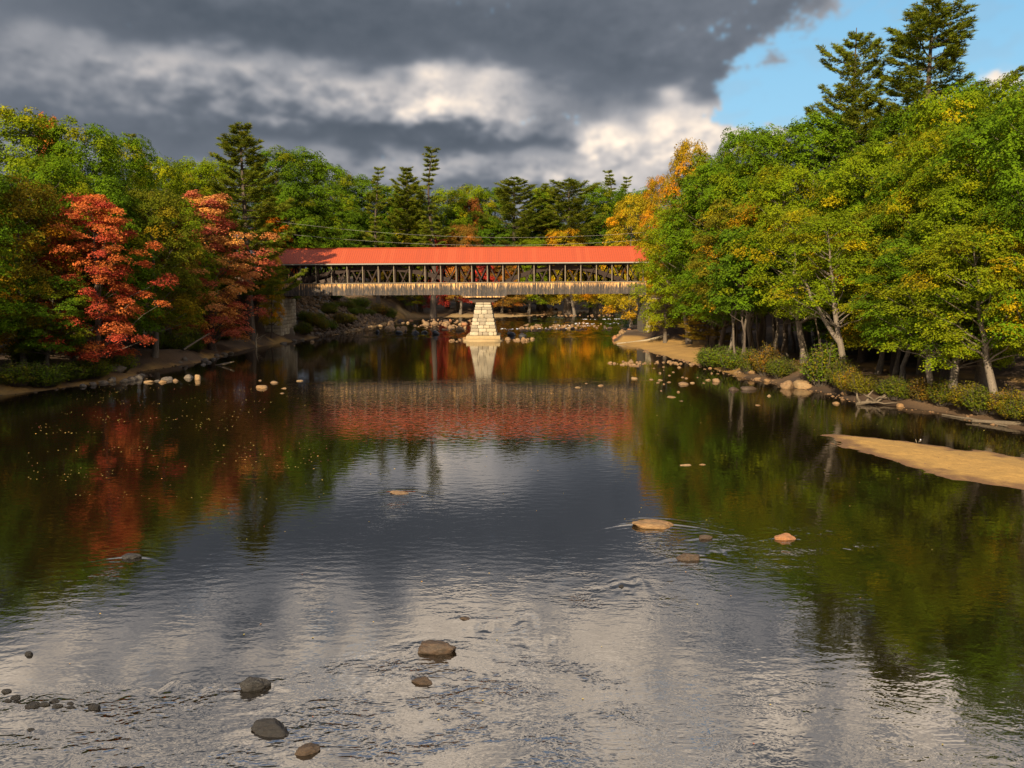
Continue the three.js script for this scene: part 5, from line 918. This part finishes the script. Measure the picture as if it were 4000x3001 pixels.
{
  const R = rng(81);
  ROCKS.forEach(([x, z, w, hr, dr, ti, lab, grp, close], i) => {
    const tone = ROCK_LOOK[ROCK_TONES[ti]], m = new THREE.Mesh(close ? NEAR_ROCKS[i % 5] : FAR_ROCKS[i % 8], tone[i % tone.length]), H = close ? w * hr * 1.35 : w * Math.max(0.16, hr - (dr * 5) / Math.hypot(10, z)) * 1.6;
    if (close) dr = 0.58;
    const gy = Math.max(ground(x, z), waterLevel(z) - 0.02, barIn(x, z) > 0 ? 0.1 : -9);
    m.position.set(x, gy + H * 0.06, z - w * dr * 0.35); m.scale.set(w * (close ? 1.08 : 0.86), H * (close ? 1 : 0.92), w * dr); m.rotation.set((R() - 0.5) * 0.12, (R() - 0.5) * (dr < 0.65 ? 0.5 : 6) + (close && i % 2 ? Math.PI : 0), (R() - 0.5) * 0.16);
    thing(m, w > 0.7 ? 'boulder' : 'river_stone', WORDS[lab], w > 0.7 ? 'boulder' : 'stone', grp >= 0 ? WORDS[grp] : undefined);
  });
  // smaller stones that fill the heaps, the rapids and the stone slope
  const list = RUBBLE.map(([x, z, w, hr]) => [x, z, w, hr * 1.5]);
  for (let i = 0; i < 2600; i++) { const z = -lerp(162, 216, R()), q = R(), sx = lerp(-38, -30.5, clamp((-z - 160) / 50)), x = sx - q * 13; list.push([x, z, 0.5 + 0.9 * R() * R(), 0.85]); }
  for (let i = 0; i < 500; i++) { const k = R(), a = [[-22, -6, -190, -222], [2, 18, -178, -200], [-2, 30, -238, -262], [20, 48, -262, -300]][Math.floor(k * 4)]; const x = lerp(a[0], a[1], R()), z = lerp(a[2], a[3], R()); if (k * 4 % 1 < 0.25 && land(x, z) < -3) continue; list.push([x, z, 0.3 + 0.6 * R(), 0.7]); }
  for (let i = 0; i < 420; i++) { const z = -lerp(58, 132, R()), side = R() < 0.6; let x = side ? 20 : -38; for (let k = 0; k < 60; k++) { const d = land(x, z); if (d > -0.6 + 0.4 * R()) break; x += side ? 0.35 : -0.35; } list.push([x + (R() - 0.5), z, 0.12 + 0.32 * R() * R(), 0.6]); }
  for (let i = 0; i < 420; i++) { const x = lerp(20, 35, R()), z = lerp(-56, -35, R()), d = barIn(x, z); if (d > -0.25 && (d < 0.9 || R() < 0.4)) list.push([x, z, 0.035 + 0.09 * R() * R(), 0.6]); }
  const inst = new THREE.InstancedMesh(FAR_ROCKS[2], ROCK_LOOK.tan[1], list.length), o = new THREE.Object3D(), c = new THREE.Color();
  list.forEach(([x, z, w, hr], i) => { o.position.set(x, Math.max(ground(x, z), waterLevel(z) - 0.03, barY(x, z)) + w * hr * (x < -29 && z < -160 ? 0.25 : 0.1), z); o.scale.set(w, w * hr, w * (0.7 + 0.3 * R())); o.rotation.set((R() - 0.5) * 0.8, R() * 6.28, (R() - 0.5) * 0.8); o.updateMatrix(); inst.setMatrixAt(i, o.matrix); const g = x < -29 ? 0.32 + 0.3 * R() : 0.75 + 0.4 * R(); inst.setColorAt(i, c.setRGB(g * (x < -29 ? 1 : 1.05), g, g * 0.97)); });
  inst.name = 'rock_rubble'; inst.userData = { kind: 'stuff', label: 'loose small stones of the slope, the rapids and the water edges', category: 'rubble' }; inst.castShadow = inst.receiveShadow = true; scene.add(inst);
}

// ---------------------------------------------------------------- driftwood, fallen trunks and other small things
const deadwood = mat(rgb(0.26, 0.195, 0.125), { map: barkTex, bumpMap: barkTex, bumpScale: 0.02 }), palewood = mat(rgb(0.55, 0.44, 0.28), { map: barkTex });
function logThing(name, pts, radii, m, label, twigs = []) {
  const g = new THREE.Group(), o = pts[0]; g.position.set(...o); const rel = (p) => [p[0] - o[0], p[1] - o[1], p[2] - o[2]];
  part('stem', tube(pts.map(rel), radii, 8), m, g); for (const [tp, tr] of twigs) part('branch', tube(tp.map(rel), tr, 6), m, g);
  return thing(g, name, label, 'log');
}
{
  const R = rng(91);
  logThing('fallen_log', [[18.2, 0.1, -142.6], [20.5, 0.25, -142.4], [23.5, 0.7, -142], [27, 1.6, -141.4]], [0.14, 0.2, 0.24, 0.3], palewood, 'long pale fallen trunk lying across the point of the beach', [[[[20.2, 0.2, -142.4], [19.4, 0.5, -141.5]], [0.06, 0.02]]]);
  // driftwood root below the bushes
  const dx = 30.6, dz = -69.3, root = new THREE.Group(); root.position.set(dx, 0.1, dz);
  for (const [a, b, r] of [[[-1.4, 0, 0.2], [1.5, 0.5, 0], 0.16], [[-0.6, 0.1, 0.1], [-0.1, 1.15, 0.3], 0.12], [[0.3, 0.1, 0], [1.6, 1.2, 0.2], 0.1], [[0.1, 0.2, 0.2], [-1.0, 0.9, 0.5], 0.1], [[-1.2, 0.05, 0.3], [-1.5, 0.95, 0.4], 0.14], [[-0.2, 0.1, 0.2], [1.9, 0.15, 0.7], 0.08], [[0.2, 0.3, 0.1], [0.7, 0.9, 0.8], 0.07]]) part('root', tube(crooked(a, b, 4, 0.3, R), [1, 0.9, 0.75, 0.6, 0.25].map((k) => k * r), 7), deadwood, root);
  thing(root, 'driftwood_root', 'tangled bleached driftwood root at the water edge under the bushes', 'driftwood');
  logThing('driftwood_log', [[34.1, 0.12, -60.2], [35.6, 0.2, -58.6], [36.6, 0.25, -57.4], [38, 0.3, -55]], [0.1, 0.17, 0.2, 0.2], deadwood, 'grey driftwood log on the mud at the bank opposite the sandbar', [[[[34.6, 0.15, -59.6], [34, 0.25, -60.9]], [0.07, 0.04]]]);
  logThing('driftwood_log', [[33.6, 0.05, -63.6], [34.6, 0.06, -60.8], [35.4, 0.05, -58]], [0.05, 0.09, 0.06], deadwood, 'thin driftwood pole along the muddy water edge');
  logThing('fallen_log', [[-49.5, 1.9, -94], [-47, 1.75, -94.5], [-44.8, 1.6, -95.2]], [0.3, 0.28, 0.24], BARK[2], 'dark log lying across the dirt bank beneath the crimson maple');
  logThing('fallen_log', [[-44.2, 1.5, -110.5], [-43.3, 2.5, -113], [-42.4, 3.4, -115.5]], [0.16, 0.13, 0.08], deadwood, 'slanting dead trunk leaning over the dirt path');
  logThing('driftwood_log', [[-37.8, -0.05, -104.6], [-36.2, 0.25, -103.6], [-34.9, 0.6, -103]], [0.09, 0.16, 0.05], deadwood, 'half-sunk grey branch sticking out of the inlet');
  logThing('dead_snag', [[-41.9, 0, -134.6], [-41.9, 1.2, -134.6], [-41.6, 2.3, -134.6]], [0.16, 0.11, 0.05], palewood, 'small bare snag with two forks before the abutment', [[[[-41.8, 1.4, -134.6], [-40.2, 2.2, -134.4]], [0.07, 0.02]], [[[-41.8, 0.9, -134.6], [-40.6, 1.9, -134.3]], [0.06, 0.02]]]);
  // dead branches reaching from the leaning grey trunk
  const bx = 31.6, bz = -90, dead = new THREE.Group(); dead.position.set(bx + 2.4, ground(bx + 2.4, bz), bz); const gy = ground(bx + 2.4, bz);
  part('stem', tube([[0, -0.3, 0], [-0.5, 3, 0.1], [-1.2, 5.6, 0.2]], [0.13, 0.1, 0.06], 6), deadwood, dead);
  for (const e of [[-4.6, 7.4, 0.6], [-5.2, 5.4, 1], [-5.4, 4.2, 0.8], [-3.4, 8.2, 0]]) part('branch', tube(crooked([-0.9, 4.2 + R() * 0.9, 0.2], e, 6, 0.7, R), [0.085, 0.075, 0.065, 0.05, 0.04, 0.025, 0.01], 5), deadwood, dead);
  thing(dead, 'dead_tree', 'bare dead sapling with grey branches reaching out of the wood', 'dead tree');
  // crumpled blue tarp
  const tg = new THREE.SphereGeometry(0.5, 20, 12); { const p = tg.attributes.position; for (let k = 0; k < p.count; k++) { const x = p.getX(k), y = p.getY(k), z = p.getZ(k), q = 1 + 0.25 * n3(x * 4, y * 4, z * 4) + 0.12 * n3(x * 9, y * 9, z * 9); p.setXYZ(k, x * q * 1.4, Math.max(-0.15, y * q * 0.55), z * q * 0.8); } tg.computeVertexNormals(); }
  const tarp = new THREE.Mesh(tg, mat(rgb(0.02, 0.05, 0.25), { roughness: 0.5 })); tarp.position.set(-48, ground(-48, -96) + 0.14, -96); thing(tarp, 'tarp_bundle', 'crumpled dark blue bundle lying on the dirt bank', 'bundle');
  // small litter on the sandbar
  const lit = new THREE.Group(); lit.position.set(26.1, 0.08, -52.1); part('stick', tube([[-0.2, -0.1, 0], [-0.32, 0.28, 0]], [0.035, 0.028], 5), palewood, lit); part('stick', tube([[0.0, -0.1, 0], [0.26, 0.42, 0]], [0.018, 0.01], 5), deadwood, lit);
  const ls = rockGeo(977, 3); ls.scale(0.16, 0.12, 0.12); ls.translate(0.26, 0.22, 0); part('pale_scrap', ls, mat(rgb(0.8, 0.8, 0.85)), lit); const lb = rockGeo(978, 3); lb.scale(0.3, 0.16, 0.2); lb.translate(0.2, 0.03, 0); part('clod', lb, deadwood, lit);
  lit.scale.setScalar(0.55); thing(lit, 'debris', 'two sticks with a small white scrap at the edge of the sandbar', 'debris');
}
// overhead wires strung behind the roof, between poles hidden in the trees
{
  const pole = (x, z, h, label) => { const g = new THREE.Group(); g.position.set(x, ground(x, z), z); part('mast', tube([[0, -0.5, 0], [0, h, 0]], [0.16, 0.11], 8), BARK[2], g); part('cross_arm', box(0.12, 0.12, 2, 0, h - 0.5, 0), BARK[2], g); thing(g, 'utility_pole', label, 'pole'); return [x, ground(x, z) + h, z]; };
  const a = pole(-51, -166, 15.2, 'wooden pole hidden in the trees behind the shaded end of the bridge'), b = pole(34, -168, 12.2, 'wooden pole hidden in the trees behind the beach end of the bridge');
  const wire = (p, q, sag, label) => { const pts = []; for (let i = 0; i <= 40; i++) { const t = i / 40; pts.push([lerp(p[0], q[0], t), lerp(p[1], q[1], t) - sag * 4 * t * (1 - t), lerp(p[2], q[2], t)]); } thing(new THREE.Mesh(tube(pts, pts.map(() => 0.016), 5), mat(rgb(0.5, 0.46, 0.38), { roughness: 0.6 })), 'overhead_wire', label, 'wire'); };
  wire([a[0], 21.0, a[2]], [b[0], 19.9, b[2]], 2.3, 'lower overhead wire just above the red roof');
  wire([a[0], 23.4, a[2] - 0.8], [b[0], 21.4, b[2] - 0.8], 2.6, 'upper overhead wire above the red roof');
}
// fallen leaves adrift on the calm water
{
  const R = rng(99), L = new Leaves(), N = 520, g = new Leaves(); g.leaf(0, 0, 0, 0, 1, 0, 1, rng(1), [1, 1, 1], 0.8);
  const inst = new THREE.InstancedMesh(g.geo(), new THREE.MeshStandardMaterial({ roughness: 0.7, side: THREE.DoubleSide }), N), o = new THREE.Object3D(), c = new THREE.Color();
  for (let i = 0; i < N; i++) {
    let x, z; if (i < 400) { z = -lerp(38, 84, R()); x = z * lerp(0.25, 0.6, Math.pow(R(), 0.7)); for (let k = 0; k < 9 && n2(x * 0.09, z * 0.16) < 0.25; k++) { z = -lerp(38, 84, R()); x = z * lerp(0.22, 0.6, R()); } } else { z = -lerp(17, 70, R()); x = -z * (R() - 0.5) * 1.2; }
    if (signedDistance(SHORE, x, z) < 1 || barIn(x, z) > -0.5) { x = -20 * R(); z = -30 - 30 * R(); }
    o.position.set(x, 0.012, z); const s = (0.05 + 0.05 * R()) * lerp(0.8, 1.4, sstep(-25, -60, z)); o.scale.set(s, s, s); o.rotation.set((R() - 0.5) * 0.3, R() * 6.28, (R() - 0.5) * 0.3); o.updateMatrix(); inst.setMatrixAt(i, o.matrix); inst.setColorAt(i, R() < 0.85 ? c.setRGB(0.5 + 0.15 * R(), 0.3 + 0.15 * R(), 0.07) : c.setRGB(0.42, 0.12, 0.05));
  }
  inst.name = 'floating_leaves'; inst.userData = { kind: 'stuff', label: 'yellow fallen leaves adrift on the calm water', category: 'leaves' }; inst.castShadow = inst.receiveShadow = true; scene.add(inst);
  // froth where the rapids break
  const fg = new THREE.IcosahedronGeometry(0.5, 1), F = 110, foam = new THREE.InstancedMesh(fg, mat(rgb(0.6, 0.6, 0.62), { roughness: 1 }), F);
  for (let i = 0; i < F; i++) { const k = i % 5, cxz = [[21, -205], [14, -196], [8, -188], [-3, -186], [24, -224]][k]; const x = cxz[0] + (R() - 0.5) * 11, z = cxz[1] + (R() - 0.5) * 5 + 1.5 * n2(x * 0.4, k); o.position.set(x, waterLevel(z) + 0.0, z); o.scale.set(0.2 + 0.5 * R(), 0.08 + 0.1 * R(), 0.15 + 0.2 * R()); o.rotation.set(0, R() * 0.6, 0); o.updateMatrix(); foam.setMatrixAt(i, o.matrix); }
  foam.name = 'froth'; foam.userData = { kind: 'stuff', label: 'white froth of the rapids beyond the bridge', category: 'froth' }; foam.castShadow = foam.receiveShadow = true; scene.add(foam);
}

renderer.render(scene, camera);
